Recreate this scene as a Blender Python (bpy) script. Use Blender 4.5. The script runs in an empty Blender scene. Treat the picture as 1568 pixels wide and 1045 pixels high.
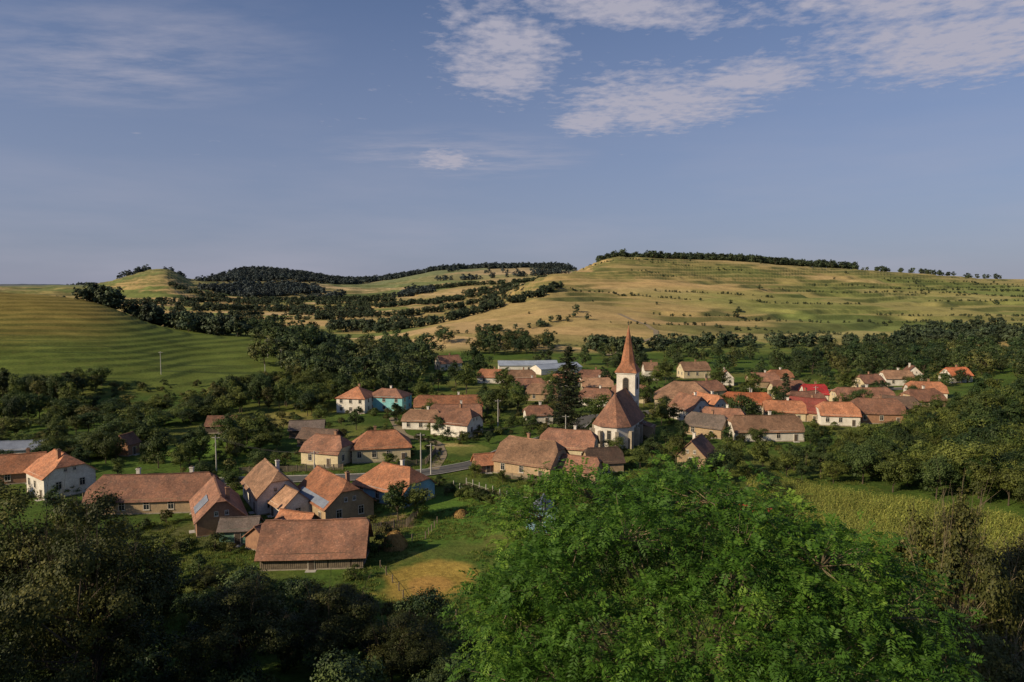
import bpy, math, random
import numpy as np
from mathutils import Vector
random.seed(7); RNG=np.random.default_rng(7)
scene=bpy.context.scene
D2R=math.radians
# ------------------------------------------------------------ helpers
def link(o,parent=None):
    scene.collection.objects.link(o)
    if parent: o.parent=parent
    return o
def nrm(v): return v/np.maximum(np.linalg.norm(v,axis=-1,keepdims=True),1e-9)
def _hash(ix,iy,seed):
    h=(ix.astype(np.int64)*374761393+iy.astype(np.int64)*668265263+seed*1442695041)&0xffffffff
    h=((h^(h>>13))*1274126177)&0xffffffff
    return ((h^(h>>16))&0xffff)/65535.0
def vn(x,y,seed=0):
    x=np.asarray(x,float); y=np.asarray(y,float)
    ix=np.floor(x); iy=np.floor(y); fx=x-ix; fy=y-iy
    fx=fx*fx*(3-2*fx); fy=fy*fy*(3-2*fy)
    a=_hash(ix,iy,seed);b=_hash(ix+1,iy,seed);c=_hash(ix,iy+1,seed);d=_hash(ix+1,iy+1,seed)
    return (a*(1-fx)+b*fx)*(1-fy)+(c*(1-fx)+d*fx)*fy
def fbm(x,y,seed=0,o=4):
    s=0;a=.5;t=0
    for i in range(o):
        s=s+a*vn(x*2**i+17.3*i,y*2**i-9.1*i,seed+i); t+=a; a*=.5
    return s/t
# ------------------------------------------------------------ terrain heights (surveyed profiles: bearing x distance)
DIST=np.array([3,15,30,60,90,150,200,250,320,400,450,550,700,850,1000,1300,1700,2100,2600,3300,5000,9000,14000],float)
BEAR=np.array([-1.04,-.75,-.63,-.51,-.463,-.37,-.22,-.08,.063,.16,.30,.49,.75,1.07])
PROF=np.array([
[18,15,12,6,3,3,5,10,30,46,48,46,40,35,35,45,60,70,70,60,75,60,40],
[18,15,11,5,1,0,0,3,22,38,40,37,28,22,22,30,45,55,60,60,94,60,40],
[18,15,11,4,1,0,0,1,17,33,35.5,26,14,10,12,22,45,60,62,60,88,50,40],
[18,15,11,4,.5,0,0,0,9,18.6,17,8,4,4,8,20,74,110,95,60,60,50,40],
[18,15,11,4,.5,0,0,0,6,15,14,6,3,4,8,16,50,74,84,60,60,50,40],
[18,15,11,4,.5,0,0,0,4,12,11,4,3,5,8,13,25,66,120,90,60,50,40],
[18,15,11,4,.5,0,0,0,0,0,0,1,2,4,6,12,26,48,76,80,70,50,40],
[18,15,11,4,.5,0,0,0,0,0,2,10,15,8,15,25,45,80,126,100,60,50,40],
[18,15,11,4,.5,0,0,0,0,0,1,12,32,50,66,60,65,90,132,100,60,50,40],
[18,15,11,4,.5,0,0,0,0,0,0,10,27,48,72,105,104,95,90,80,60,50,40],
[18,15,11,4,.5,0,0,0,0,0,1,8,22,42,63,100,106,95,90,80,60,50,40],
[18,15,11,4,.5,0,0,0,0,0,1,6,17,32,50,83,90,88,80,70,60,50,40],
[18,15,11,5,1,2,4,4,3,2,3,6,16,27,39,61,66,66,60,60,60,50,40],
[18,15,12,7,5,8,10,8,6,6,8,12,20,30,40,55,60,60,60,60,60,50,40]],float)
def herm(xs,ys,x):
    i=np.clip(np.searchsorted(xs,x)-1,0,len(xs)-2)
    dx=np.diff(xs); sl=np.diff(ys,axis=-1)/dx
    m=np.zeros_like(ys)
    p=sl[...,:-1]*sl[...,1:]
    m[...,1:-1]=np.where(p>0,2*p/np.where(p>0,sl[...,:-1]+sl[...,1:],1),0)
    t=(x-xs[i])/dx[i]
    return ((1+2*t)*(1-t)**2*ys[...,i]+t*(1-t)**2*dx[i]*m[...,i]
            +t*t*(3-2*t)*ys[...,i+1]+t*t*(t-1)*dx[i]*m[...,i+1])
LD=np.linspace(math.log(3),math.log(14000),700)
AZ=np.linspace(math.atan(BEAR[0]),math.atan(BEAR[-1]),300)
G=herm(np.log(DIST),PROF,LD)
G=herm(np.arctan(BEAR),G.T.copy(),AZ).T
def base_h(X,Y):
    X=np.asarray(X,float);Y=np.asarray(Y,float)
    r=np.hypot(X,Y)+1e-6; az=np.arctan2(X,Y)
    ac=np.clip(az,AZ[0],AZ[-1]); d=np.clip(r*np.cos(ac),3.01,13900)
    fi=(ac-AZ[0])/(AZ[1]-AZ[0]); fj=(np.log(d)-LD[0])/(LD[1]-LD[0])
    i=np.clip(fi.astype(int),0,298); j=np.clip(fj.astype(int),0,698)
    a=fi-i;b=fj-j
    return (G[i,j]*(1-a)+G[i+1,j]*a)*(1-b)+(G[i,j+1]*(1-a)+G[i+1,j+1]*a)*b,d,np.tan(ac)
def sstep(a,b,x):
    t=np.clip((x-a)/(b-a),0,1); return t*t*(3-2*t)
def terr(X,Y):
    z,d,u=base_h(X,Y)
    z=z+(fbm(X/45,Y/45,3,3)-.5)*.9*sstep(40,120,d)
    z=z+(fbm(X/170,Y/170,5,4)-.5)*8*sstep(450,800,d)*(1+sstep(1200,2500,d)*1.2)
    z=z+(fbm(X/38,Y/38,15,2)-.5)*3.0*sstep(450,700,d)
    m=sstep(470,560,d)*(1-sstep(1350,1600,d))*sstep(-.25,-.05,u)*sstep(.25,.45,fbm(X/210,Y/160,31,3))
    m2=sstep(255,290,d)*(1-sstep(430,470,d))*(1-sstep(-.40,-.30,u))*.42
    m3=sstep(1350,1500,d)*(1-sstep(2200,2500,d))*(1-sstep(-.2,0,u))
    st=np.where(m2>0.01,2.0,np.where(m3>.01,9.0,5.5))
    zz=(z+(fbm(X/90,Y/90,9,3)-.5)*np.where(m2>.01,5,9))/st; f=zz-np.floor(zz)
    fs=sstep(.66,.95,f); k=np.clip(m*.9+m2+m3*.8,0,1)
    return z+(fs-f)*st*k, sstep(.62,.70,f)*(1-sstep(.9,.99,f))*k
def Hh(X,Y): return terr(X,Y)[0]
def gz(x,y): return float(Hh(np.array([x]),np.array([y]))[0])

# ------------------------------------------------------------ materials
def newmat(name):
    m=bpy.data.materials.new(name); m.use_nodes=True
    nt=m.node_tree; b=nt.nodes['Principled BSDF']
    b.inputs['Specular IOR Level'].default_value=.25
    return m,nt,b
def N(nt,t,**k):
    n=nt.nodes.new(t)
    for a,v in k.items(): setattr(n,a,v)
    return n
def mathn(nt,op,a,b=None,clamp=False):
    n=N(nt,'ShaderNodeMath',operation=op); n.use_clamp=clamp
    for i,v in enumerate((a,b)):
        if v is None: continue
        if isinstance(v,(int,float)): n.inputs[i].default_value=v
        else: nt.links.new(v,n.inputs[i])
    return n.outputs[0]
def mixc(nt,f,a,b,mode='MIX'):
    n=N(nt,'ShaderNodeMix',data_type='RGBA',blend_type=mode)
    for i,v in ((0,f),(6,a),(7,b)):
        if isinstance(v,(int,float)): n.inputs[i].default_value=v
        elif isinstance(v,tuple): n.inputs[i].default_value=(*v,1) if len(v)==3 else v
        else: nt.links.new(v,n.inputs[i])
    return n.outputs[2]
def noise(nt,vec,scale,detail=4,rough=.55):
    n=N(nt,'ShaderNodeTexNoise'); n.inputs['Scale'].default_value=scale
    n.inputs['Detail'].default_value=detail; n.inputs['Roughness'].default_value=rough
    if vec is not None: nt.links.new(vec,n.inputs['Vector'])
    return n.outputs['Fac']
def mrange(nt,v,a,b,c=0,d=1):
    n=N(nt,'ShaderNodeMapRange'); nt.links.new(v,n.inputs[0])
    for i,x in enumerate((a,b,c,d)): n.inputs[i+1].default_value=x
    return n.outputs[0]
def plain(name,c1,c2=None,scale=1.5,rough=.9,bump=.15,orand=0):
    m,nt,b=newmat(name); tc=N(nt,'ShaderNodeTexCoord').outputs['Object']
    c2=c2 or tuple(x*.65 for x in c1)
    f=mrange(nt,noise(nt,tc,scale,6,.65),.35,.65)
    c=mixc(nt,f,c1,c2)
    f2=mrange(nt,noise(nt,tc,scale*9,3,.6),.3,.7,.8,1.15)
    if orand:
        f2=mathn(nt,'MULTIPLY',f2,mrange(nt,N(nt,'ShaderNodeObjectInfo').outputs['Random'],0,1,1-orand,1.0))
    mul=N(nt,'ShaderNodeVectorMath',operation='SCALE'); nt.links.new(c,mul.inputs[0]); nt.links.new(f2,mul.inputs['Scale'])
    nt.links.new(mul.outputs[0],b.inputs['Base Color']); b.inputs['Roughness'].default_value=rough
    if bump:
        bp=N(nt,'ShaderNodeBump'); bp.inputs['Strength'].default_value=bump; bp.inputs['Distance'].default_value=.05
        nt.links.new(noise(nt,tc,scale*6,4),bp.inputs['Height']); nt.links.new(bp.outputs[0],b.inputs['Normal'])
    return m
def roofmat(name,c1,c2,c3):
    m,nt,b=newmat(name); tc=N(nt,'ShaderNodeTexCoord').outputs['Object']
    rnd=N(nt,'ShaderNodeObjectInfo').outputs['Random']
    off=N(nt,'ShaderNodeVectorMath',operation='ADD'); nt.links.new(tc,off.inputs[0])
    cx=N(nt,'ShaderNodeCombineXYZ'); nt.links.new(mathn(nt,'MULTIPLY',rnd,97.0),cx.inputs[0]); nt.links.new(cx.outputs[0],off.inputs[1])
    mp=N(nt,'ShaderNodeMapping'); mp.inputs['Scale'].default_value=(4.8,4.8,6.5); nt.links.new(off.outputs[0],mp.inputs[0])
    vo=N(nt,'ShaderNodeTexVoronoi'); vo.inputs['Scale'].default_value=1; nt.links.new(mp.outputs[0],vo.inputs['Vector'])
    sep=N(nt,'ShaderNodeSeparateColor'); nt.links.new(vo.outputs['Color'],sep.inputs[0])
    big=mrange(nt,noise(nt,off.outputs[0],.55,6,.7),.36,.62)
    c=mixc(nt,big,c1,c2)
    c=mixc(nt,mrange(nt,sep.outputs[0],.75,1.0,0,.6),c,c3)
    c=mixc(nt,mrange(nt,noise(nt,off.outputs[0],1.3,7,.75),.48,.70,0,.7),c,(.10,.078,.058))
    v=mathn(nt,'MULTIPLY',mrange(nt,noise(nt,off.outputs[0],.25,3,.5),.35,.65,.74,1.12),mrange(nt,sep.outputs[1],0,1,.78,1.16))
    v=mathn(nt,'MULTIPLY',v,mrange(nt,rnd,0,1,.66,1.25))
    mul=N(nt,'ShaderNodeVectorMath',operation='SCALE'); nt.links.new(c,mul.inputs[0]); nt.links.new(v,mul.inputs['Scale'])
    nt.links.new(mul.outputs[0],b.inputs['Base Color']); b.inputs['Roughness'].default_value=.85
    wv=N(nt,'ShaderNodeTexWave',wave_type='BANDS',bands_direction='Z'); wv.inputs['Scale'].default_value=2.4; wv.inputs['Distortion'].default_value=1.5
    nt.links.new(off.outputs[0],wv.inputs['Vector'])
    bp=N(nt,'ShaderNodeBump'); bp.inputs['Strength'].default_value=.35; bp.inputs['Distance'].default_value=.05
    nt.links.new(mathn(nt,'ADD',mathn(nt,'MULTIPLY',wv.outputs['Fac'],.5),sep.outputs[1]),bp.inputs['Height']); nt.links.new(bp.outputs[0],b.inputs['Normal'])
    return m
def leafmat(name,ca,cb,cc,trans=.25):
    m,nt,b=newmat(name)
    rnd=N(nt,'ShaderNodeObjectInfo').outputs['Random']
    at=N(nt,'ShaderNodeAttribute',attribute_name='tint').outputs['Fac']
    c=mixc(nt,rnd,ca,cb); c=mixc(nt,mrange(nt,at,.55,1,0,.8),c,cc)
    mul=N(nt,'ShaderNodeVectorMath',operation='SCALE'); nt.links.new(c,mul.inputs[0])
    rv=mathn(nt,'FRACT',mathn(nt,'MULTIPLY',rnd,7.31))
    nt.links.new(mathn(nt,'MULTIPLY',mrange(nt,at,0,1,.55,1.4),mrange(nt,rv,0,1,.65,1.35)),mul.inputs['Scale'])
    nt.links.new(mul.outputs[0],b.inputs['Base Color']); b.inputs['Roughness'].default_value=.6
    if trans:
        tr=N(nt,'ShaderNodeBsdfTranslucent'); nt.links.new(mul.outputs[0],tr.inputs['Color'])
        mx=N(nt,'ShaderNodeMixShader'); mx.inputs[0].default_value=trans
        nt.links.new(b.outputs[0],mx.inputs[1]); nt.links.new(tr.outputs[0],mx.inputs[2])
        nt.links.new(mx.outputs[0],nt.nodes['Material Output'].inputs['Surface'])
    return m
M={}
M['bark']=plain('bark',(.11,.085,.06),(.05,.04,.03),3)
M['barklight']=plain('bark_light',(.24,.19,.11),(.14,.11,.07),3)
M['leaf']=leafmat('leaf_green',(.036,.070,.014),(.095,.112,.022),(.12,.135,.028),.2)
M['leafdark']=leafmat('leaf_dark',(.022,.048,.014),(.048,.074,.020),(.058,.08,.02),.2)
M['leafwood']=leafmat('leaf_wood',(.021,.048,.015),(.055,.077,.022),(.068,.088,.022),0)
M['leafwoodb']=leafmat('leaf_wood_b',(.042,.070,.018),(.10,.10,.028),(.115,.115,.03),0)
M['leafash']=leafmat('leaf_ash',(.066,.155,.017),(.066,.155,.017),(.17,.26,.032),.33)
M['leafolive']=leafmat('leaf_olive',(.075,.085,.020),(.12,.115,.03),(.17,.145,.04),.2)
M['leafbrush']=leafmat('leaf_brush',(.050,.064,.015),(.064,.076,.018),(.12,.11,.026),.2)
M['needle']=leafmat('needle',(.026,.040,.016),(.026,.040,.016),(.06,.07,.026),.1)
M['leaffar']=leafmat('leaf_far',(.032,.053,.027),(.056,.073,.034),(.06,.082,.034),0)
M['leafhazed']=leafmat('leaf_far_hazed',(.038,.056,.056),(.052,.070,.066),(.058,.076,.068),0)  # bluish grey: aerial haze painted into the far leaf colour
M['corn']=leafmat('corn_leaf',(.21,.27,.05),(.30,.31,.065),(.44,.39,.10),.3)
M['grass']=leafmat('grass_blade',(.09,.15,.025),(.15,.18,.035),(.22,.21,.05),.3)
M['white']=plain('wall_white',(.78,.74,.66),(.60,.55,.47),.5,orand=.15)
M['cream']=plain('wall_cream',(.66,.56,.36),(.5,.42,.27),.5,orand=.2)
M['turq']=plain('wall_turquoise',(.25,.55,.56),(.2,.45,.47),.7)
M['bluewall']=plain('wall_blue',(.22,.42,.52),(.2,.3,.36),.7)
M['greenwall']=plain('wall_green',(.16,.3,.22),(.12,.22,.16),.7)
M['brickwall']=plain('wall_brick',(.36,.2,.12),(.25,.14,.09),1.5)
M['ochre']=plain('wall_ochre',(.5,.36,.21),(.34,.25,.16),.5,orand=.3)
M['stone']=plain('stone',(.38,.33,.26),(.25,.21,.16),1.2)
M['wood']=plain('old_wood',(.13,.10,.075),(.06,.048,.038),1.6)
M['woodl']=plain('fence_wood',(.26,.21,.15),(.15,.12,.09),1.6)
M['concrete']=plain('concrete',(.5,.48,.43),(.36,.34,.3),2)
M['metalroof']=plain('metal_sheet',(.22,.25,.30),(.16,.18,.22),.5,.45,.05)
M['metallight']=plain('metal_sheet_light',(.34,.39,.46),(.24,.28,.34),.3,.6,.05)
M['greyroof']=roofmat('roof_grey',(.17,.13,.11),(.12,.10,.085),(.22,.17,.13))
M['darkroof']=roofmat('roof_dark',(.15,.095,.07),(.10,.07,.055),(.22,.14,.09))
M['brown']=roofmat('roof_brown',(.30,.145,.088),(.19,.10,.07),(.40,.21,.13))
M['orange']=roofmat('roof_orange',(.48,.20,.10),(.33,.145,.08),(.56,.29,.16))
M['tan']=roofmat('roof_tan',(.42,.24,.145),(.29,.17,.105),(.52,.32,.20))
M['vorange']=roofmat('roof_new_orange',(.60,.19,.08),(.48,.15,.07),(.66,.26,.12))
M['red']=roofmat('roof_red',(.46,.035,.04),(.38,.03,.035),(.5,.05,.05))
M['dred']=roofmat('roof_dark_red',(.22,.05,.04),(.17,.045,.035),(.28,.08,.06))
M['asphalt']=plain('asphalt',(.13,.125,.115),(.09,.088,.08),.6)
M['dirt']=plain('dirt',(.30,.24,.15),(.2,.16,.1),.8)
M['hay']=plain('hay',(.42,.27,.10),(.27,.17,.06),3)
m,nt,b=newmat('window_glass'); b.inputs['Base Color'].default_value=(.02,.025,.03,1); b.inputs['Roughness'].default_value=.15; M['glass']=m
M['frame']=plain('window_frame',(.6,.56,.48),(.45,.4,.33),2)
M['wire']=plain('wire',(.06,.06,.06),(.04,.04,.04),2)
M['louver']=plain('louver',(.05,.045,.04),(.03,.03,.03),2)

# ------------------------------------------------------------ ground sheet
def poly_mask(X,Y,P):
    ins=np.zeros(X.shape,bool); n=len(P)
    for i in range(n):
        x1,y1=P[i];x2,y2=P[(i+1)%n]
        if y1==y2: continue
        c=((y1>Y)!=(y2>Y))&(X<(x2-x1)*(Y-y1)/(y2-y1)+x1)
        ins^=c
    return ins
CORN=[(49,141),(60,136),(74,126),(84,112),(84,92),(80,84),(66,84),(57,97),(49,116)]
def ground():
    rings=np.concatenate([np.geomspace(3,60,26)[:-1],np.geomspace(60,255,130)[:-1],np.geomspace(255,1500,470)[:-1],np.geomspace(1500,4200,150)[:-1],np.geomspace(4200,14000,24)])
    az=np.concatenate([np.linspace(-180,-50,40)[:-1],np.linspace(-50,50,480)[:-1],np.linspace(50,180,40)[:-1]])*math.pi/180
    nr,na=len(rings),len(az)
    R,A=np.meshgrid(rings,az,indexing='ij'); X=R*np.sin(A);Y=R*np.cos(A)
    zt,rz=terr(X.ravel(),Y.ravel()); Z=zt.reshape(X.shape)
    V=np.stack([X.ravel(),Y.ravel(),Z.ravel()],1)
    V=np.vstack([V,[0,0,Z[0].mean()]]); riser=np.append(rz,0)
    i=np.arange(nr-1)[:,None]; j=np.arange(na)[None,:]; j2=(j+1)%na
    F=np.stack([(i*na+j),(i*na+j2),((i+1)*na+j2),((i+1)*na+j)],-1).reshape(-1,4)
    F=F[:,::-1]
    me=bpy.data.meshes.new('ground')
    faces=F.tolist()+[[k,(k+1)%na,nr*na] for k in range(na)]
    me.from_pydata(V.tolist(),[],faces)
    me.polygons.foreach_set('use_smooth',[True]*len(me.polygons))
    x=V[:,0];y=V[:,1];z=V[:,2]
    _,d,u=base_h(x,y)
    col=np.zeros((len(x),3))
    def lerp(c,t): 
        nonlocal col
        col=col*(1-t[:,None])+np.array(c)[None,:]*t[:,None]
    col[:]=(.075,.125,.024)
    lerp((.16,.165,.042),sstep(.45,.7,fbm(x/22,y/22,40,4))*.8)
    lerp((.045,.075,.018),sstep(.5,.7,fbm(x/14,y/14,44,4))*.6)
    rg=np.random.default_rng(11)
    S=np.stack([rg.uniform(-2600,2600,560),rg.uniform(430,3300,560)],1)
    S[:240,0]=rg.uniform(-500,1100,240); S[:240,1]=rg.uniform(450,1450,240)
    S[240:380,0]=rg.uniform(-1100,100,140); S[240:380,1]=rg.uniform(600,1900,140)
    pal=np.array([(.50,.35,.15),(.42,.31,.13),(.33,.28,.10),(.19,.22,.065),(.36,.28,.11),(.16,.19,.055),(.54,.39,.19),(.28,.25,.085)])
    pc=pal[rg.integers(0,len(pal),560)]
    far=np.where((d>430))[0]
    wx=x[far]+(fbm(x[far]/90,y[far]/90,50,3)-.5)*60; wy=y[far]+(fbm(x[far]/90,y[far]/90,52,3)-.5)*40
    out=np.zeros(len(far),int)
    for s in range(0,len(far),20000):
        a=(wx[s:s+20000,None]-S[None,:,0])/2.6; bb=(wy[s:s+20000,None]-S[None,:,1])
        out[s:s+20000]=np.argmin(a*a+bb*bb,1)
    c=pc[out]
    uf=u[far]; df=d[far]
    tan=np.array([.45,.31,.14]); grn=np.array([.20,.235,.07])
    hill=sstep(450,520,df)*(1-sstep(1400,1700,df))*sstep(-.16,-.10,uf)
    w=sstep(.18,.48,uf+.0001*(800-df)+(fbm(x[far]/160,y[far]/160,60,3)-.5)*.5)
    hc=tan*(1-w[:,None])+grn*w[:,None]
    k=(hill*.62)[:,None]; c=c*(1-k)+hc*k
    crest=(sstep(1080,1250,df)*(1-sstep(1500,1700,df))*sstep(-.1,.05,uf)*.6)[:,None]; c=c*(1-crest)+np.array([.42,.32,.14])*crest
    hz=sstep(1300,3000,df)[:,None]*.5; c=c*(1-hz)+np.array([.19,.20,.19])*hz  # aerial haze painted into the ground colour, greyer with distance
    vf=sstep(3000,5000,df)[:,None]; c=c*(1-vf)+np.array([.07,.10,.14])*vf  # farthest ground turned blue, haze put into its colour
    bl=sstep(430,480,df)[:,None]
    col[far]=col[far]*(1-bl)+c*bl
    lerp((.075,.10,.035),riser*sstep(470,520,d)*.9*sstep(.25,.45,fbm(x/60,y/40,91,3)))
    lh=sstep(250,285,d)*(1-sstep(455,500,d))*(1-sstep(-.36,-.30,u))
    lc=np.array([.115,.150,.032])[None]*np.ones((len(x),1))
    t=sstep(.4,.8,z/42+(fbm(x/60,y/60,70,3)-.5)*.6)[:,None]; lc=lc*(1-t)+np.array([.23,.18,.048])*t
    rows=.5+.5*np.sin((z*1.0+d*.10+(fbm(x/90,y/90,77,3))*9)*2.1)
    rows=(sstep(.8,.97,rows)*.7*sstep(.35,.6,fbm(x/45,y/18,93,2))*(1-sstep(18,30,z)))[:,None]; lc=lc*(1-rows)+np.array([.045,.07,.022])*rows
    rr=(np.clip(riser*2.4,0,1)*.5*(1-.6*sstep(24,36,z)))[:,None]; lc=lc*(1-rr)+np.array([.05,.075,.024])*rr
    lv=(.82+.36*fbm(x/16,y/5,95,3))[:,None]; lc=lc*lv
    col=col*(1-lh[:,None])+lc*lh[:,None]
    def blob(cx,cy,rx,ry,c,s=1,ang=0):
        ca,sa=math.cos(ang),math.sin(ang)
        a=((x-cx)*ca+(y-cy)*sa)/rx; bb=(-(x-cx)*sa+(y-cy)*ca)/ry
        q=np.hypot(a,bb)+(fbm(x/3,y/3,80,3)-.5)*.7
        lerp(c,(1-sstep(.75,1.05,q))*s)
    blob(-11,120,14,16,(.10,.185,.03),.9)
    blob(-3,134,10,8,(.12,.19,.034),.8)
    blob(-11.5,92,7,9,(.34,.24,.055),1)
    blob(-11,90,3.5,4,(.42,.24,.07),.8)
    blob(-9,120,1.6,1.4,(.34,.19,.10),1)
    blob(45,90,15,12,(.17,.22,.045),.95)
    blob(-20,116,3.5,6,(.26,.17,.09),.8)
    blob(-82,172,9,13,(.13,.23,.035),.95)
    blob(-76,212,16,14,(.24,.21,.065),.9)
    blob(-15,172,10,7,(.18,.20,.05),.8)
    blob(-15,176,5,2.5,(.42,.32,.13),.8)
    blob(20,200,9,8,(.13,.19,.04),.7)
    blob(-48,110,14,8,(.15,.14,.06),.6)
    m=poly_mask(x,y,CORN); lerp((.16,.14,.055),m.astype(float))
    ca=me.color_attributes.new('col','FLOAT_COLOR','POINT')
    ca.data.foreach_set('color',np.hstack([col,np.ones((len(x),1))]).ravel())
    o=link(bpy.data.objects.new('ground',me))
    mt,nt,b=newmat('ground_vegetation')
    at=N(nt,'ShaderNodeAttribute',attribute_name='col').outputs['Color']
    tc=N(nt,'ShaderNodeTexCoord').outputs['Object']
    f=mathn(nt,'MULTIPLY',mrange(nt,noise(nt,tc,.07,6,.7),.3,.7,.75,1.25),mrange(nt,noise(nt,tc,1.3,6,.7),.3,.7,.6,1.35))
    mul=N(nt,'ShaderNodeVectorMath',operation='SCALE'); nt.links.new(at,mul.inputs[0]); nt.links.new(f,mul.inputs['Scale'])
    c=mixc(nt,mrange(nt,noise(nt,tc,.35,5,.7),.52,.75,0,.35),mul.outputs[0],(.16,.14,.05))
    nt.links.new(c,b.inputs['Base Color']); b.inputs['Roughness'].default_value=.95; b.inputs['Specular IOR Level'].default_value=.05
    bp=N(nt,'ShaderNodeBump'); bp.inputs['Strength'].default_value=.7; bp.inputs['Distance'].default_value=.35
    nt.links.new(noise(nt,tc,1.1,8,.75),bp.inputs['Height']); nt.links.new(bp.outputs[0],b.inputs['Normal'])
    me.materials.append(mt)
ground()

# ------------------------------------------------------------ quad meshes (foliage, limbs)
class QB:
    def __init__(s): s.q=[];s.m=[];s.t=[]
    def add(s,q,m,t=None):
        s.q.append(q); s.m.append(np.full(len(q),m)); s.t.append(np.full(len(q),.5) if t is None else t)
    def tube(s,pts,rad,m,n=6):
        pts=np.array(pts,float); rad=np.array(rad,float)
        dirs=nrm(np.gradient(pts,axis=0)); a=np.linspace(0,2*math.pi,n,endpoint=False)
        up=np.where(np.abs(dirs[:,2:3])>.9,np.array([[1.,0,0]]),np.array([[0,0,1.]]))
        t1=nrm(np.cross(dirs,up)); t2=np.cross(dirs,t1)
        ring=pts[:,None]+rad[:,None,None]*(np.cos(a)[None,:,None]*t1[:,None]+np.sin(a)[None,:,None]*t2[:,None])
        r2=np.roll(ring,-1,axis=1)
        q=np.stack([ring[:-1],r2[:-1],r2[1:],ring[1:]],2).reshape(-1,4,3)
        s.add(q,m)
    def mesh(s,name,mats):
        q=np.concatenate(s.q); V=q.reshape(-1,3)
        me=bpy.data.meshes.new(name)
        F=np.arange(len(V)).reshape(-1,4)
        me.from_pydata(V.tolist(),[],F.tolist())
        me.polygons.foreach_set('material_index',np.concatenate(s.m).astype(int))
        at=me.attributes.new('tint','FLOAT','FACE'); at.data.foreach_set('value',np.concatenate(s.t))
        for mm in mats: me.materials.append(mm)
        return me
def leafq(P,Nn,s,asp,rng,T=None):
    if T is None: T=nrm(np.cross(Nn,rng.normal(size=Nn.shape)))
    B=nrm(np.cross(Nn,T)); s=np.asarray(s).reshape(-1,1)
    return np.stack([P-T*s*.5,P+B*s*asp*.5,P+T*s*.5,P-B*s*asp*.5],1)
def limbs(qb,rng,C,Htr,r0,m,trunk_top,wob=.06,n=6,lr=1):
    qb.tube([(0,0,-.6),(0,0,0),(rng.normal()*wob*Htr*.3,rng.normal()*wob*Htr*.3,Htr*.5),trunk_top],[r0*1.4,r0,r0*.75,r0*.45*lr],m,8)
    tt=np.array(trunk_top)
    for c in C:
        t=rng.uniform(.35,1.0); p0=np.array([0,0,0])*(1-t)+tt*t
        mid=(p0+c)/2+rng.normal(size=3)*.06*np.linalg.norm(c-p0)+np.array([0,0,-.05*np.linalg.norm(c-p0)])
        r=r0*rng.uniform(.28,.45)*lr
        qb.tube([p0,mid,c],[r,r*.65,r*.2],m,n)
        for k in range(2):
            e=mid+ (c-mid)*rng.uniform(.2,.8)+rng.normal(size=3)*.18*np.linalg.norm(c)*.5*lr
            qb.tube([mid,(mid+e)/2+rng.normal(size=3)*.05,e],[r*.4,r*.25,r*.08],m,4)
def decid(name,seed,H,R,cb,nl,sub,nleaf,ls,mats,lr=(.28,.45),twigs=0,squash=.85,asp=.6):
    rng=np.random.default_rng(seed); qb=QB()
    cz=(H+cb)/2; hz=(H-cb)/2
    C=[]
    for i in range(nl):
        v=nrm(rng.normal(size=3)); rr=rng.uniform(.25,.86)
        w=1.0 if v[2]<.2 else (1-.25*v[2])
        C.append([v[0]*R*rr*w,v[1]*R*rr*w,cz+v[2]*hz*rr])
    C=np.array(C); LR=rng.uniform(*lr,size=nl)*R
    limbs(qb,rng,C,cb,max(.10,H*.02),0,(rng.normal()*.2,rng.normal()*.2,cb+hz*.9))
    for c,r in zip(C,LR):
        v=nrm(rng.normal(size=(sub,3))+np.array([0,0,.35])+nrm(c-np.array([0,0,cz]))*.5)
        sc=c+v*r*rng.uniform(.7,1.18,size=(sub,1))*np.array([1,1,squash])
        lt=np.clip(rng.normal(.5,.18),.1,.9)
        P=(sc[:,None]+rng.normal(size=(sub,nleaf,3))*r*.22*np.array([1,1,.7])).reshape(-1,3)
        Nn=nrm(nrm(P-c)+rng.normal(size=P.shape)*.45+np.array([0,0,.3]))
        t=np.clip(lt+rng.normal(size=len(P))*.13+np.repeat(rng.normal(size=sub)*.1,nleaf),0,1)
        qb.add(leafq(P,Nn,ls*rng.uniform(.6,1.3,size=len(P)),asp,rng),1,t)
    for i in range(twigs):
        a=rng.uniform(0,6.28); e=np.array([math.cos(a)*R*rng.uniform(.1,.9),math.sin(a)*R*rng.uniform(.1,.9),rng.uniform(cz,H*1.03)])
        s0=np.array([0,0,cb]); mdd=(s0+e)/2+rng.normal(size=3)*.4
        qb.tube([s0,mdd,e],[.05,.03,.008],0,4)
        for k in range(9):
            p=mdd+(e-mdd)*rng.uniform(.2,1); q=p+(e-mdd)*.22+rng.normal(size=3)*.4
            qb.tube([p,(p+q)/2,q],[.014,.010,.004],0,3)
    return qb.mesh(name,mats)
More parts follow.
